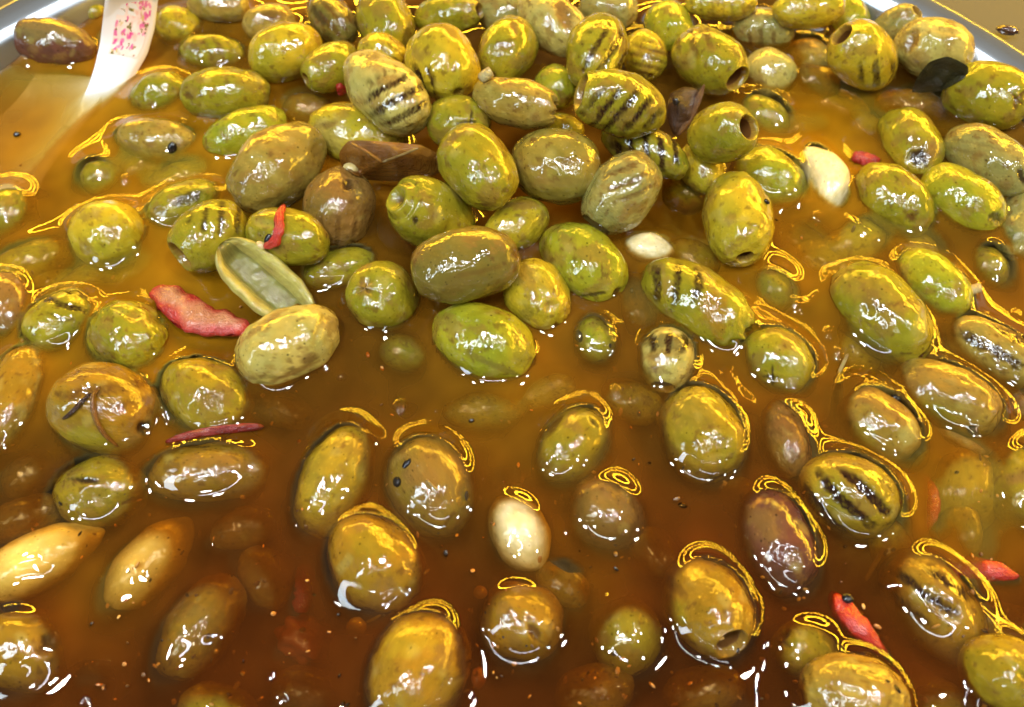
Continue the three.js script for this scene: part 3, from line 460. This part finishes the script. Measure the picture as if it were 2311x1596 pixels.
// a strip along a line of picture points [px, py, half width in pixels, level in mm or null to lie on what is there]
function ribbon(name, label, category, pts, thick, col, o = {}) {
  const P = pts.map(([x, y, w, h]) => h === null || h === undefined ? hit(x, y, thick * 0.8) : { p: at(x, y, h * mm), n: V(0, 1, 0) });
  const line = new THREE.CatmullRomCurve3(P.map(q => q.p)), nu = o.nu ?? 36, nv = 20, base = line.getPoint(0.5);
  const lerpA = (f, u) => { const k = u * (pts.length - 1), i = Math.min(pts.length - 2, Math.floor(k)), a = k - i; return f(i) * (1 - a) + f(i + 1) * a; };
  const sh = (u, v) => {
    const c = line.getPoint(clamp(u, 0.0005, 0.9995)), t = line.getTangent(clamp(u, 0.001, 0.999)), k = Math.min(pts.length - 1, Math.round(u * (pts.length - 1)));
    const n = V(lerpA(i => P[i].n.x, u), lerpA(i => P[i].n.y, u), lerpA(i => P[i].n.z, u)).normalize(), side = t.clone().cross(n).normalize(), up = side.clone().cross(t).normalize();
    const cap = Math.pow(Math.max(0, 1 - Math.abs(2 * u - 1) ** (o.end ?? 7)), 0.5), w = lerpA(i => pts[i][2], u) * pxSize(c) * cap * (1 + (o.rough ?? 0) * noise(u * 9, v * 2, pts[0][0])), ph = v * Math.PI * 2;
    const a = Math.cos(ph), b = Math.sin(ph);
    return c.addScaledVector(side, w * a + (o.rough ?? 0) * 0.3 * w * noise(u * 5, 3, pts[0][1])).addScaledVector(up, thick * cap * (b + (o.curl ?? 0) * a * a + (o.rough ?? 0) * 0.8 * noise(u * 6, a * 1.5, pts[0][0]))).sub(base);
  };
  const g = surface(nu, nv, sh, true, (u, v, p) => tint(o.mid && Math.sin(v * 6.283) > 0 ? col.map((x, i) => x + (o.mid[i] - x) * smooth(0.9, 0.25, Math.abs(Math.cos(v * 6.283)) + 0.5 * noise(u * 7, v * 3, 2)) * smooth(0, 0.2, u) * smooth(1, 0.8, u)) : col, 0.35, p));
  const m = mesh(name, g, o.mat ?? M.pepper); m.position.copy(base);
  return label ? tag(m, label, category, o.group) : m;
}
// a thin sheet inside a loop of picture points [px, py, level in mm]
function sheet(name, label, category, pts, thick, col, o = {}) {
  const L = new THREE.CatmullRomCurve3(pts.map(q => V(q[0], q[1], q[2])), true, 'catmullrom', 0.3), C = V(0, 0, 0); pts.forEach(q => C.add(V(q[0], q[1], q[2]).multiplyScalar(1 / pts.length)));
  const base = at(C.x, C.y, C.z * mm), pos = (u, v, s) => {
    const q = C.clone().lerp(L.getPoint(v % 1), u), h = q.z * mm + (o.bulge ?? 0) * mm * (1 - u * u) + 0.0009 * noise(q.x * 0.03, q.y * 0.03, 5);
    const p = at(q.x, q.y, h), k = hit(q.x, q.y, 0.0006).p; if (o.rest && k.distanceTo(CAM) < p.distanceTo(CAM)) p.copy(k);
    p.y += s * thick * (1 - u ** 6); return p.sub(base);
  };
  const cf = (u, v, p) => tint(col, 0.3, p, 160);
  const a = surface(14, 64, (u, v) => pos(u, v, 0.5), true, cf), b = surface(14, 64, (u, v) => pos(1 - u, v, -0.5), true, cf);
  const m = mesh(name, mergeGeometries([a, b]), o.mat ?? M.leaf); m.position.copy(base);
  return tag(m, label, category);
}
function bead(name, label, category, px, py, rx, ry, ang, h, mat, o = {}) {
  const q = h === null ? hit(px, py, 0) : { p: at(px, py, h * mm), n: V(0, 1, 0) }, s = pxSize(q.p), g = new THREE.SphereGeometry(1, 28, 20), P = g.attributes.position;
  for (let i = 0; i < P.count; i++) { const k = 1 + (o.rough ?? 0.08) * noise(P.getX(i) * 2 + px, P.getY(i) * 2, P.getZ(i) * 2 + py); P.setXYZ(i, P.getX(i) * k * rx * s, P.getY(i) * k * ry * s, P.getZ(i) * k * (o.flat ?? 1) * ry * s); }
  g.computeVertexNormals();
  const m = mesh(name, g, mat), v = CAM.clone().sub(q.p).normalize(), x = RT.clone().multiplyScalar(Math.cos(ang * D2R)).addScaledVector(UPV, -Math.sin(ang * D2R)), n = h === null ? q.n : v; x.addScaledVector(n, -x.dot(n)).normalize();
  m.quaternion.setFromRotationMatrix(new THREE.Matrix4().makeBasis(x, n.clone().cross(x), n)); m.position.copy(q.p).addScaledVector(n, (o.sink ?? 0.5) * (o.flat ?? 1) * ry * s * (h === null ? 1 : 0));
  return label ? tag(m, label, category, o.group) : m;
}
const RED = [0.46, 0.035, 0.022], PALE = [0.5, 0.2, 0.09], DKRED = [0.22, 0.02, 0.012];
ribbon('red_pepper', 'curved piece of red pepper with a pale inside beside the halved olive', 'red pepper', [[338, 662, 22, 2.5], [382, 672, 36, 3], [425, 705, 42, 3], [470, 724, 36, 2.5], [520, 734, 32, 2.5], [566, 744, 18, 2]], 0.0019, RED, { mid: PALE, rough: 0.42, nu: 60 });
ribbon('chilli_scrap', 'red chilli scrap draped over a green olive', 'chilli', [[642, 470, 9], [632, 496, 11], [632, 522, 12], [622, 545, 12], [600, 556, 9]], 0.0011, RED, { rough: 0.4 });
ribbon('red_pepper', 'slim red pepper sliver with a black seed near the amber scorched olive', 'red pepper', [[1872, 1338, 12, -2.5], [1900, 1375, 26, -1], [1938, 1415, 26, 0.2], [1975, 1458, 14, -1.5], [1998, 1482, 6, -3]], 0.0022, RED, { rough: 0.25 });
ribbon('red_pepper', 'red pepper point glinting in the brine by the frame edge', 'red pepper', [[2130, 1272, 18, -5], [2190, 1280, 26, -3], [2245, 1290, 24, -0.6], [2296, 1306, 8, -1.5]], 0.002, RED, { rough: 0.25 });
ribbon('red_pepper', 'drowned red pepper strip between the striped olive and the deep yellow one', 'red pepper', [[2074, 1070, 16, -5], [2096, 1120, 26, -4], [2092, 1165, 24, -4], [2070, 1205, 12, -6]], 0.002, RED, { rough: 0.25 });
ribbon('red_pepper', 'thin dark red strip lying along the long orange brown olive', 'red pepper', [[372, 1002, 9, 1], [440, 982, 11, 2], [520, 968, 10, 2.4], [596, 962, 7, 2]], 0.0015, DKRED, { rough: 0.3 });
ribbon('red_pepper', 'deep red pepper scrap beneath the chunky orange olive', 'red pepper', [[684, 1275, 18, -7], [690, 1330, 26, -6], [676, 1385, 20, -8]], 0.002, RED, { rough: 0.3 });
ribbon('red_pepper', 'small red scrap behind the garlic slice', 'red pepper', [[1922, 352, 12, 1], [1950, 358, 16, 1.5], [1985, 366, 8, 1]], 0.0016, RED, { rough: 0.3 });
ribbon('red_pepper', 'tiny red crumb beside the pale grill barred olive', 'red pepper', [[760, 188, 9], [770, 200, 12], [768, 214, 7]], 0.001, RED, { rough: 0.3 });
bead('tomato_scrap', 'dull red lump deep in the near brine', 'tomato', 690, 1442, 62, 50, 20, -9, plain([0.4, 0.09, 0.03], 0.4), { rough: 0.4 });
// bay leaves
{
  const leaf = sheet('bay_leaf', 'torn brown bay leaf draped from the skinned yellow olive', 'bay leaf', [[772, 376, 10], [766, 345, 15], [788, 318, 19], [840, 318, 20], [900, 322, 19], [950, 328, 18], [992, 352, 14], [988, 392, 8], [920, 408, 5], [850, 408, 5], [800, 400, 7]], 0.0004, [0.3, 0.125, 0.016], { rest: 1, bulge: 3 });
  const L = leaf.position.clone(); const v = ribbon('vein', null, null, [[790, 322, 4, 22.5], [826, 342, 4, 21.5], [862, 366, 3, 18.5]], 0.0004, [0.3, 0.14, 0.03]); v.position.sub(L); v.name = 'vein'; leaf.add(v);
  const w = ribbon('vein', null, null, [[862, 366, 2.5, 18.5], [905, 350, 2.5, 20.5], [945, 334, 2.5, 21]], 0.0003, [0.36, 0.26, 0.09], { rough: 0.5 }); w.position.sub(L); w.name = 'vein'; leaf.add(w);
}
sheet('bay_leaf', 'dark wet leaf against the grey pale olive and the cross cut one', 'bay leaf', [[2098, 140, 15], [2140, 128, 17], [2184, 150, 15], [2178, 178, 10], [2130, 204, 4], [2060, 208, 2], [2072, 172, 9]], 0.0004, [0.06, 0.055, 0.02], { rest: 1 });
sheet('charred_scrap', 'charred flaky scrap between the ribbed and the clean pitted olives', 'charred scrap', [[1512, 212, 7], [1545, 196, 9], [1578, 204, 9], [1575, 250, 6], [1552, 292, 3], [1520, 304, 2], [1505, 258, 5]], 0.003, [0.07, 0.035, 0.016], { bulge: 2.5, mat: M.pepper });
ribbon('leaf_spike', 'pointed dry leaf spike standing out of the charred scrap', 'leaf', [[1590, 190, 4, 13], [1572, 232, 9, 9], [1548, 275, 10, 5], [1528, 308, 5, 2]], 0.0007, [0.17, 0.085, 0.035], { rough: 0.2 });
sheet('leaf_scrap', 'black leaf scrap below the cream garlic clove', 'leaf', [[1235, 1262, -1], [1275, 1256, -0.5], [1312, 1272, -1], [1320, 1290, -2], [1280, 1292, -2]], 0.0008, [0.014, 0.012, 0.012]);
sheet('leaf_scrap', 'black leaf scrap between the long garlic clove and the notched olive', 'leaf', [[2, 1362, -1], [40, 1354, -0.5], [66, 1362, -0.6], [60, 1378, -1.5], [10, 1382, -2]], 0.0008, [0.014, 0.012, 0.012]);
sheet('olive_skin_scrap', 'brown skin scrap floating at the frame edge', 'olive skin', [[2278, 890, 0], [2300, 880, 0.5], [2318, 900, 0.5], [2318, 940, 0], [2285, 935, -0.5], [2272, 912, -0.5]], 0.0012, [0.16, 0.085, 0.03], { mat: M.pepper });
// twigs, straws, stubs
ribbon('rosemary_needle', 'dark rosemary needle lying straight over the scorched orange olive', 'rosemary', [[124, 962, 4], [160, 934, 5], [188, 906, 5], [206, 888, 3]], 0.0006, [0.06, 0.025, 0.01], {});
ribbon('rosemary_needle', 'curved golden rosemary needle hooked over the scorched orange olive', 'rosemary', [[228, 874, 3], [212, 894, 5], [214, 934, 6], [234, 974, 5], [268, 1004, 3]], 0.0008, [0.2, 0.09, 0.02], {});
ribbon('straw', 'pale straw poking up out of the amber swirls', 'straw', [[1914, 798, 4, 4], [1896, 836, 4, 1], [1876, 886, 3.5, -2], [1868, 930, 3, -5]], 0.0004, [0.5, 0.36, 0.12], {});
ribbon('straw', 'sunken straw beneath the black striped olive', 'straw', [[1996, 1236, 6, -3], [1972, 1276, 6, -3], [1952, 1312, 5, -4]], 0.0005, [0.42, 0.28, 0.09], {});
ribbon('stalk_stub', 'cream stalk stub on the bright green olive', 'stalk', [[2182, 658, 11, 3], [2198, 653, 12, 3.6], [2214, 648, 11, 4]], 0.0012, [0.6, 0.46, 0.2], { end: 16, nu: 16 });
ribbon('stalk_stub', 'cream stub on the far end of the long tan olive', 'stalk', [[1086, 178, 12, 24], [1098, 168, 13, 25.5], [1110, 160, 12, 26]], 0.0014, [0.55, 0.45, 0.2], { end: 16, nu: 16 });
ribbon('garlic_peel', 'curl of garlic peel sunk below the tan brown olive', 'garlic peel', [[2104, 968, 6, -3], [2150, 986, 11, -2.5], [2190, 1006, 12, -2.5], [2222, 1024, 6, -4]], 0.0012, [0.55, 0.38, 0.14], {});
ribbon('straw', 'tiny pale straw on the dark olive with peppercorns', 'straw', [[962, 1082, 3], [976, 1096, 3], [990, 1110, 2.5]], 0.0004, [0.5, 0.35, 0.12], {});
bead('olive_nub', 'cream nub at the peak of the cone shaped brown olive', 'stalk', 790, 384, 18, 15, 10, null, plain([0.45, 0.36, 0.14], 0.25), { sink: 0.1 });
bead('seed', 'cream crumb beside the chilli scrap', 'seed', 592, 553, 13, 10, 30, null, plain([0.5, 0.36, 0.16], 0.25), {});
{
  const b = bead('caper', 'round amber berry with a stalk in the near brine', 'berry', 804, 1416, 23, 22, 0, -3, plain([0.45, 0.24, 0.04], 0.3), {});
  const s = ribbon('stalk', null, null, [[822, 1408, 3, -3], [842, 1398, 3.5, -2.6], [860, 1388, 3, -2]], 0.0004, [0.4, 0.24, 0.05]); s.name = 'stalk'; b.updateMatrixWorld(); s.applyMatrix4(b.matrixWorld.clone().invert()); b.add(s);
}
bead('berry', 'small amber berry above the torn orange olive', 'berry', 1084, 1337, 16, 15, 0, -2.5, plain([0.5, 0.25, 0.06], 0.3), {});
bead('berry', 'reddish berry sunk beside the burnt edged olive', 'berry', 1080, 1530, 17, 24, 0, -4.5, plain([0.45, 0.14, 0.05], 0.3), {});
bead('berry', 'twin of amber berries blurred in the open brine', 'berry', 1122, 920, 11, 10, 0, -4.5, plain([0.6, 0.32, 0.05], 0.3), {});
// black seeds and peppercorns
for (const [x, y, rx, ry, a, h, label] of [
  [389, 333, 15, 10, 100, null, 'black seed on the brown spotted tan olive'], [606, 541, 15, 8, 118, null, 'blue black seed on the chilli draped olive'],
  [920, 1047, 14, 8, 125, null, 'upper peppercorn on the dark olive'], [899, 1088, 12, 11, 60, null, 'lower peppercorn on the dark olive'],
  [1306, 759, 14, 9, 75, 0.6, 'black seed on the little sunken green olive'], [2022, 898, 12, 8, 20, 0.8, 'black seed between the tan brown and dark notched olives'],
  [2195, 971, 13, 11, 70, 0, 'black seed at the near end of the tan brown olive'], [1729, 456, 8, 6, 20, null, 'tiny black seed on the upright square holed olive'],
  [2054, 1116, 17, 8, 100, -1.2, 'pointed black seed beside the drowned red strip'], [1913, 1351, 13, 11, 20, 1.2, 'black seed on the slim red pepper sliver'],
  [40, 305, 9, 8, 0, -0.6, 'dark seed over the sunken ladle bowl'], [226, 1308, 10, 7, 110, -0.4, 'black seed between the long and the drowned garlic cloves'],
  [1526, 229, 10, 8, 80, 12, 'black seed on the charred scrap'], [772, 852, 13, 9, -20, -3, 'blurred black seed in the open brine below the creamy olive'],
  [1847, 953, 9, 7, 60, -1, 'little dark seed above the striped olive'], [1648, 856, 10, 9, 0, 0.3, 'black seed at the corner of the lumpy olive film'],
  [2012, 1552, 24, 10, 42, null, 'long black seed on the rough blister olive'], [1372, 780, 9, 8, 0, -0.8, 'dark seed under a round bubble'],
  [1000, 968, 14, 9, 0, -4, 'dim seed above the dark olive'], [843, 992, 10, 8, 0, -4, 'dim seed above the slanted olive'], [1540, 1142, 12, 8, 10, -0.5, 'seed husk afloat between the flat brown and purple olives'],
]) bead('black_seed', label, 'seed', x, y, rx, ry, a, h, M.seed, { flat: 0.75 });
{ const c = bead('husk', 'brown wet husk lying on the steel rim', 'seed husk', 2274, 68, 24, 10, 10, 10, plain([0.06, 0.025, 0.012], 0.15), { rough: 0.3 }); }
// the halved olive
{
  const it = { px: 600, py: 640, a: 132, b: 62, ang: 43, h: 0.0075, o: { t: 4 } }; place(it);
  const { L, B } = it, g = group('olive_half', it.c); g.quaternion.setFromRotationMatrix(it.m); g.rotateX(-0.15);
  const R = ph => 1 + 0.05 * noise(Math.cos(ph) * 1.6, Math.sin(ph) * 1.6, 4.4);
  const half = s => B * 1.02 * Math.max(0, 1 - Math.abs(s) ** 2.7) ** (1 / 2.4), floorY = s => -0.6 * smooth(0.93, 0.66, s > 0 ? s : -s - 0.02);
  const face = (s, t) => { const a = Math.abs(t), wall = smooth(0.68, 0.34, a), rib = 0.045 * noise(s * 9, t * 2, 3) + 0.03 * noise(s * 22, t * 4, 7), lip = a > 0.66 ? 0.1 * Math.sin((a - 0.66) / 0.34 * Math.PI) - 0.1 * smooth(0.9, 1, a) : 0;
    return V(L * s, B * (0.03 + floorY(s) * wall + lip + rib * smooth(1, 0.85, a)), t * half(s) * (1 + 0.07 * noise(s * 4, t, 2))); };
  const pale = [0.44, 0.38, 0.095], core = [0.24, 0.225, 0.06];
  const flank = k => surface(56, 14, (u, v) => face(u * 2 - 1, k * (k > 0 ? 0.44 + 0.56 * v : 1 - 0.56 * v)), false, (u, v, p) => tint(pale, 0.25, p));
  mesh('flesh_face', flank(1), M.olive, g); mesh('flesh_face', flank(-1), M.olive, g);
  mesh('pit_hollow', surface(56, 14, (u, v) => face(u * 2 - 1, -0.44 + 0.88 * v), false, (u, v, p) => tint(core, 0.25, p)), M.olive, g);
  mesh('skin', surface(20, 72, (u, v) => { const th = u * Math.PI / 2 * 0.999, ph = v * Math.PI * 2, k = R(ph); return V(L * Math.cos(th) * Math.cos(ph) * k, -B * 0.9 * Math.sin(th), B * Math.cos(th) * Math.sin(ph) * k); }, true, (u, v, p) => tint(HUE.G, 0.2, p)), M.olive, g);
  tag(g, 'halved olive lying open with its hollow pit groove', 'olive');
}
// bubbles on the brine
for (const [x, y, r, label] of [[905, 922, 10, 'bubble in the open brine above the dark olive'], [1388, 891, 9, 'small ringed bubble between the sunken seeds'], [1370, 779, 14, 'round bubble beside the little sunken green olive'], [285, 414, 9, 'bubble beside the small green olive by the ladle'], [1100, 868, 6, 'tiny bubble below the vivid green olive'], [1440, 935, 6, 'tiny bubble above the lumpy green olive'], [985, 930, 6, 'tiny bubble near the deep yellow olive'], [1625, 1210, 6, 'tiny bubble beside the purple olive']]) {
  const p = at(x, y, 0), s = pxSize(p) * r, m = mesh('bubble', new THREE.SphereGeometry(s, 28, 14, 0, Math.PI * 2, 0, Math.PI * 0.5), M.bubble); m.position.copy(p).add(V(0, 0.0004, 0)); m.scale.y = 0.85; tag(m, label, 'bubble');
}
// herb flecks and grains drifting near the surface: nobody could count them
{
  const g = new THREE.IcosahedronGeometry(1, 0), n = 900, im = new THREE.InstancedMesh(g, new THREE.MeshPhysicalMaterial({ roughness: 0.35 }), n), m = new THREE.Matrix4(), q = new THREE.Quaternion(), col = new THREE.Color();
  for (let i = 0; i < n; i++) { const p = at(rr(20, 2290), 1596 * Math.sqrt(rr(0.03, 1)), i % 3 ? -rr(0.0001, 0.0022) : 0.0003), s = rr(0.00014, 0.00058); q.setFromEuler(new THREE.Euler(rr(0, 6), rr(0, 6), rr(0, 6))); m.compose(p, q, V(s * rr(1, 2.2), s * 0.6, s)); im.setMatrixAt(i, m); const c = [[0.5, 0.28, 0.07], [0.02, 0.014, 0.01], [0.4, 0.18, 0.04], [0.12, 0.06, 0.02]][i % 4]; im.setColorAt(i, col.setRGB(...c)); }
  im.name = 'herb_flecks'; tag(im, 'fine herb flecks and grains drifting in the brine', null, null, 'stuff'); scene.add(im);
}

// ---------------------------------------------------------------- brine: one sheet that climbs up everything it wets
const wets = items.filter(it => it.h < 0.014).map(it => ({ c: it.c, inv: it.inv, L: it.L, B: it.B, R: Math.max(it.L, it.B) + 0.008 }));
const extra = [];                                   // small floating things that lift the surface a little: [x, z, r, lift]
for (const [px, py, r] of [[1308, 758, 5], [388, 332, 4], [2022, 898, 6], [2195, 970, 6], [1640, 853, 6], [905, 922, 4], [1388, 891, 3.2], [1370, 780, 7], [285, 413, 4], [1838, 497, 6], [1925, 862, 8], [1890, 800, 7], [1870, 760, 7]]) { const p = at(px, py, 0); extra.push([p.x, p.z, r * pxSize(p)]); }
for (const path of [[[1752, 482], [1800, 466], [1845, 470], [1890, 498], [1930, 530], [1975, 548], [2040, 548]], [[1690, 612], [1730, 640], [1778, 690], [1810, 700], [1850, 668], [1872, 610]], [[1300, 640], [1292, 700], [1310, 730]], [[1640, 850], [1668, 905], [1700, 925]], [[838, 990], [862, 1008]], [[1230, 690], [1290, 692]], [[1400, 600], [1440, 520], [1500, 530], [1560, 570]], [[1880, 880], [1940, 850], [2000, 880]], [[2120, 740], [2160, 725], [2200, 715]], [[1700, 705], [1760, 735], [1820, 790], [1850, 830]]])
  for (let i = 0; i + 1 < path.length; i++) for (let k = 0; k < 5; k++) { const a = k / 5, p = at(path[i][0] * (1 - a) + path[i + 1][0] * a, path[i][1] * (1 - a) + path[i + 1][1] * a, 0); extra.push([p.x, p.z, 2.5 * pxSize(p), 0.16]); }
let seedB = 99; const rb = () => { seedB = (seedB * 1664525 + 1013904223) >>> 0; return seedB / 4294967296; };
for (let i = 0; i < 130; i++) { const p = at(rb() * 2311, 60 + 1536 * rb(), 0); extra.push([p.x, p.z, 0.0004 + 0.0008 * rb() ** 2, 0.05 + 0.12 * rb()]); }   // oil droplets
const HAND = [[300, 140], [270, 178], [335, 100], [240, 215]].map(p => at(p[0], p[1], 0));
const cell = new Map(), CS = 0.012, keyOf = (a, b) => a * 4096 + b;
wets.forEach(wv => { for (let a = Math.floor((wv.c.x - wv.R) / CS); a <= Math.floor((wv.c.x + wv.R) / CS); a++) for (let b = Math.floor((wv.c.z - wv.R) / CS); b <= Math.floor((wv.c.z + wv.R) / CS); b++) { const k = keyOf(a, b); (cell.get(k) ?? cell.set(k, []).get(k)).push(wv); } });
const LC = 0.0021, HM = 0.0044;
function brineHeight(x, z) {
  let t = 0;
  for (const wv of cell.get(keyOf(Math.floor(x / CS), Math.floor(z / CS))) ?? []) {
    const q = V(x - wv.c.x, -wv.c.y, z - wv.c.z), l = q.length(); if (l > wv.R + 0.004) continue;
    q.applyMatrix4(wv.inv);
    const k0 = Math.hypot(q.x / wv.L, q.y / wv.B, q.z / wv.B), k1 = Math.hypot(q.x / wv.L ** 2, q.y / wv.B ** 2, q.z / wv.B ** 2);
    const d = k0 * (k0 - 1) / Math.max(k1, 1e-6);
    t += Math.exp(-Math.max(d, -0.0007) / LC) * smooth(wv.R + 0.004, wv.R - 0.003, l);
  }
  for (const [ex, ez, r, k] of extra) { const dx = x - ex, dz = z - ez; if (dx * dx + dz * dz < 1e-4) t += (k ?? 0.45) * Math.exp(-Math.max(0, Math.hypot(dx, dz) - r) / 0.0012); }
  const wall = BR - 0.005 - Math.hypot(x - BC.x, z - BC.z); t += 0.7 * Math.exp(-Math.max(wall, 0) / LC);
  return HM * (1 - Math.exp(-0.95 * t)) + 0.0002 * noise(x * 60, 3.3, z * 60);
}
// how much of the light gets through the cloudy water above whatever lies under (x, z): water column over olives, ladle and scraps
const under = [];
scene.updateMatrixWorld(true);
scene.traverse(o => { if (o.isMesh && !o.isInstancedMesh && /handle|ladle_bowl|pepper|chilli|straw|leaf|peel|scrap|flesh_face/.test(o.name + o.parent.name)) { const g = o.geometry.clone(); for (const n of Object.keys(g.attributes)) if (n !== 'position') g.deleteAttribute(n); under.push((g.index ? g.toNonIndexed() : g).applyMatrix4(o.matrixWorld)); } });
const bvh = new MeshBVH(mergeGeometries(under)), dray = new THREE.Ray();
const DEEP = 0.0175, SLANTS = [[0, 0.35], [0.2, 0.7], [-0.2, 0.7], [0, 0.9], [0, 1.15]].map(([a, b]) => V(a, -1, -b).normalize());
function column(x, y, z) {
  const list = cell.get(keyOf(Math.floor(x / CS), Math.floor(z / CS))) ?? [], out = [];
  for (const d of SLANTS) {
    let best = DEEP;
    for (const wv of list) {
      const p = V(x - wv.c.x, y - wv.c.y, z - wv.c.z).applyMatrix4(wv.inv), q = d.clone().transformDirection(wv.inv);
      p.set(p.x / wv.L, p.y / wv.B, p.z / wv.B); q.set(q.x / wv.L, q.y / wv.B, q.z / wv.B);
      const A = q.dot(q), Bq = p.dot(q), C = p.dot(p) - 1; if (C < 0) { best = 0; break; }
      const disc = Bq * Bq - A * C; if (disc > 0 && Bq < 0) best = Math.min(best, (-Bq - Math.sqrt(disc)) / A);
    }
    if (best > 0.0005) { dray.origin.set(x, y, z); dray.direction.copy(d); const h = bvh.raycastFirst(dray, THREE.DoubleSide); if (h) best = Math.min(best, h.distance); }
    out.push(best);
  }
  return out;
}
const tall = items.filter(it => it.h > 0.0055);
const crowd = (x, z) => { let t = 0; for (const it of tall) { const d2 = (x - it.c.x) ** 2 + (z - it.c.z + it.h * 0.4) ** 2; t += Math.exp(-d2 / 0.00022); } return smooth(0.25, 1.3, t); };  // murk thinned and its floor lowered among heaped olives: shade put into the gaps
// the cloudiness is worked out once on a coarse net and read from there
const NET = 0.00095, NX = 380, NZ = 380, netT = new Float32Array(NX * NZ), netM = new Float32Array(NX * NZ), X0 = BC.x - 0.1805, Z0 = BC.z - 0.1805;
for (let j = 0; j < NZ; j++) for (let i = 0; i < NX; i++) {
  const x = X0 + i * NET, z = Z0 + j * NET; if (Math.hypot(x - BC.x, z - BC.z) > 0.183 || z > 0.1 || z < -0.145) { netT[j * NX + i] = Math.exp(-DEEP / MURK.fade); netM[j * NX + i] = DEEP; continue; }
  const D = column(x, Math.min(brineHeight(x, z), 0.0006), z); let t = 0, m = 0; for (const d of D) { t += Math.exp(-d / MURK.fade) / D.length; m += d / D.length; }
  netT[j * NX + i] = t; netM[j * NX + i] = m;
}
const read = (net, x, z) => { const u = clamp((x - X0) / NET, 0, NX - 1.01), v = clamp((z - Z0) / NET, 0, NZ - 1.01), i = Math.floor(u), j = Math.floor(v), a = u - i, b = v - j, k = j * NX + i; return (net[k] * (1 - a) + net[k + 1] * a) * (1 - b) + (net[k + NX] * (1 - a) + net[k + NX + 1] * a) * b; };
// sediment is golden in drifts at the side of the ladle and under the oil swirls, rust brown and darker towards the near side
const DRIFT = [[170, 420, 0.055, 1], [330, 620, 0.035, 0.8], [600, 200, 0.03, 0.5], [1850, 560, 0.042, 0.8], [1900, 250, 0.03, 0.7], [1130, 900, 0.028, 0.5], [1500, 480, 0.02, 0.4], [250, 1290, 0.014, 0.25], [2150, 1120, 0.02, 0.5], [1280, 1330, 0.012, 0.25]].map(([a, b, r, k]) => { const p = at(a, b, 0); return [p.x, p.z, r, k]; });
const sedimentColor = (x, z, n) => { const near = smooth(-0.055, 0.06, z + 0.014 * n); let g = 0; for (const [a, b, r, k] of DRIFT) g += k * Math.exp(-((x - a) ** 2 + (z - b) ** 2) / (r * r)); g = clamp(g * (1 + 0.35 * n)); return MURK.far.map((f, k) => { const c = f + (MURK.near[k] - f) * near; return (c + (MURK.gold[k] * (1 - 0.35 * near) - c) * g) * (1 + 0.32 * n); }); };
function pool(f, c, vert) {
  const axis = (lo, a, b, hi) => { const r = []; for (let x = lo; x < a; x += c) r.push(x); for (let x = a; x < b; x += f) r.push(x); for (let x = b; x <= hi; x += c) r.push(x); return r; };
  const X = axis(BC.x - 0.183, -0.158, 0.158, BC.x + 0.183), Z = axis(BC.z - 0.183, -0.13, 0.084, BC.z + 0.183), nx = X.length, P = [], C = [], I = [], id = new Int32Array(nx * Z.length).fill(-1);
  for (let j = 0; j < Z.length; j++) for (let i = 0; i < nx; i++) if (Math.hypot(X[i] - BC.x, Z[j] - BC.z) < 0.1819) { id[j * nx + i] = P.length / 3; vert(X[i], Z[j], P, C); }
  for (let j = 0; j + 1 < Z.length; j++) for (let i = 0; i + 1 < nx; i++) { const a = id[j * nx + i], b = id[j * nx + i + 1], c = id[(j + 1) * nx + i], d = id[(j + 1) * nx + i + 1]; if (a >= 0 && b >= 0 && c >= 0 && d >= 0) I.push(a, c, b, b, c, d); }
  const g = new THREE.BufferGeometry(); g.setAttribute('position', new THREE.Float32BufferAttribute(P, 3)); g.setAttribute('color', new THREE.Float32BufferAttribute(C, C.length / (P.length / 3))); g.setIndex(I); g.computeVertexNormals(); return g;
}
{
  const brine = mesh('brine_water', pool(0.00044, 0.0014, (x, z, P, C) => { P.push(x, brineHeight(x, z), z); const m = Math.min(read(netM, x, z), 0.0105); C.push(...MURK.tint.map(f => Math.exp(-f * m / 0.01))); }), M.brine);
  brine.name = 'brine'; tag(brine, 'murky amber brown brine filling the steel bowl', null, null, 'structure');
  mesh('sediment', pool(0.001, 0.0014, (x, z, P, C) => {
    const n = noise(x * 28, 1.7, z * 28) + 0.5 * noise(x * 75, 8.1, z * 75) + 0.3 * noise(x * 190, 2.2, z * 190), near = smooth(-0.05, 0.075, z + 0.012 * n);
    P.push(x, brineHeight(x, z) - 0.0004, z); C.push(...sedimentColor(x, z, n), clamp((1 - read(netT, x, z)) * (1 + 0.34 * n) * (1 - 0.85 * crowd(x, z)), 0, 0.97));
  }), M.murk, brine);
}

// added opaque murk floor, keeps the depth from reading black, lower under the heap
{
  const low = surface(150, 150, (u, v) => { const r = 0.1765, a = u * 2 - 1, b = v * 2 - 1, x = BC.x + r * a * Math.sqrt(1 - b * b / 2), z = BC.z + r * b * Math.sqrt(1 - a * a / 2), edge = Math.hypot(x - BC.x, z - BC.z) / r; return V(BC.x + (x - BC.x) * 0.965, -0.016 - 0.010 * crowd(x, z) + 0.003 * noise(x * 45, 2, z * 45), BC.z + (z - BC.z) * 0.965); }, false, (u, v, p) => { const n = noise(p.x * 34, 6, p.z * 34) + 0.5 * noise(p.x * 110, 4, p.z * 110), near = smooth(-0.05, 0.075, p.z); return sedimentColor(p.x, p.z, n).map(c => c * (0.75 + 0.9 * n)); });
  const m = mesh('murk_floor', low, new THREE.MeshStandardMaterial({ vertexColors: true, roughness: 1, side: THREE.DoubleSide })); tag(m, 'opaque brown murk floor added deep in the brine', null, null, 'stuff');
}
renderer.render(scene, camera);
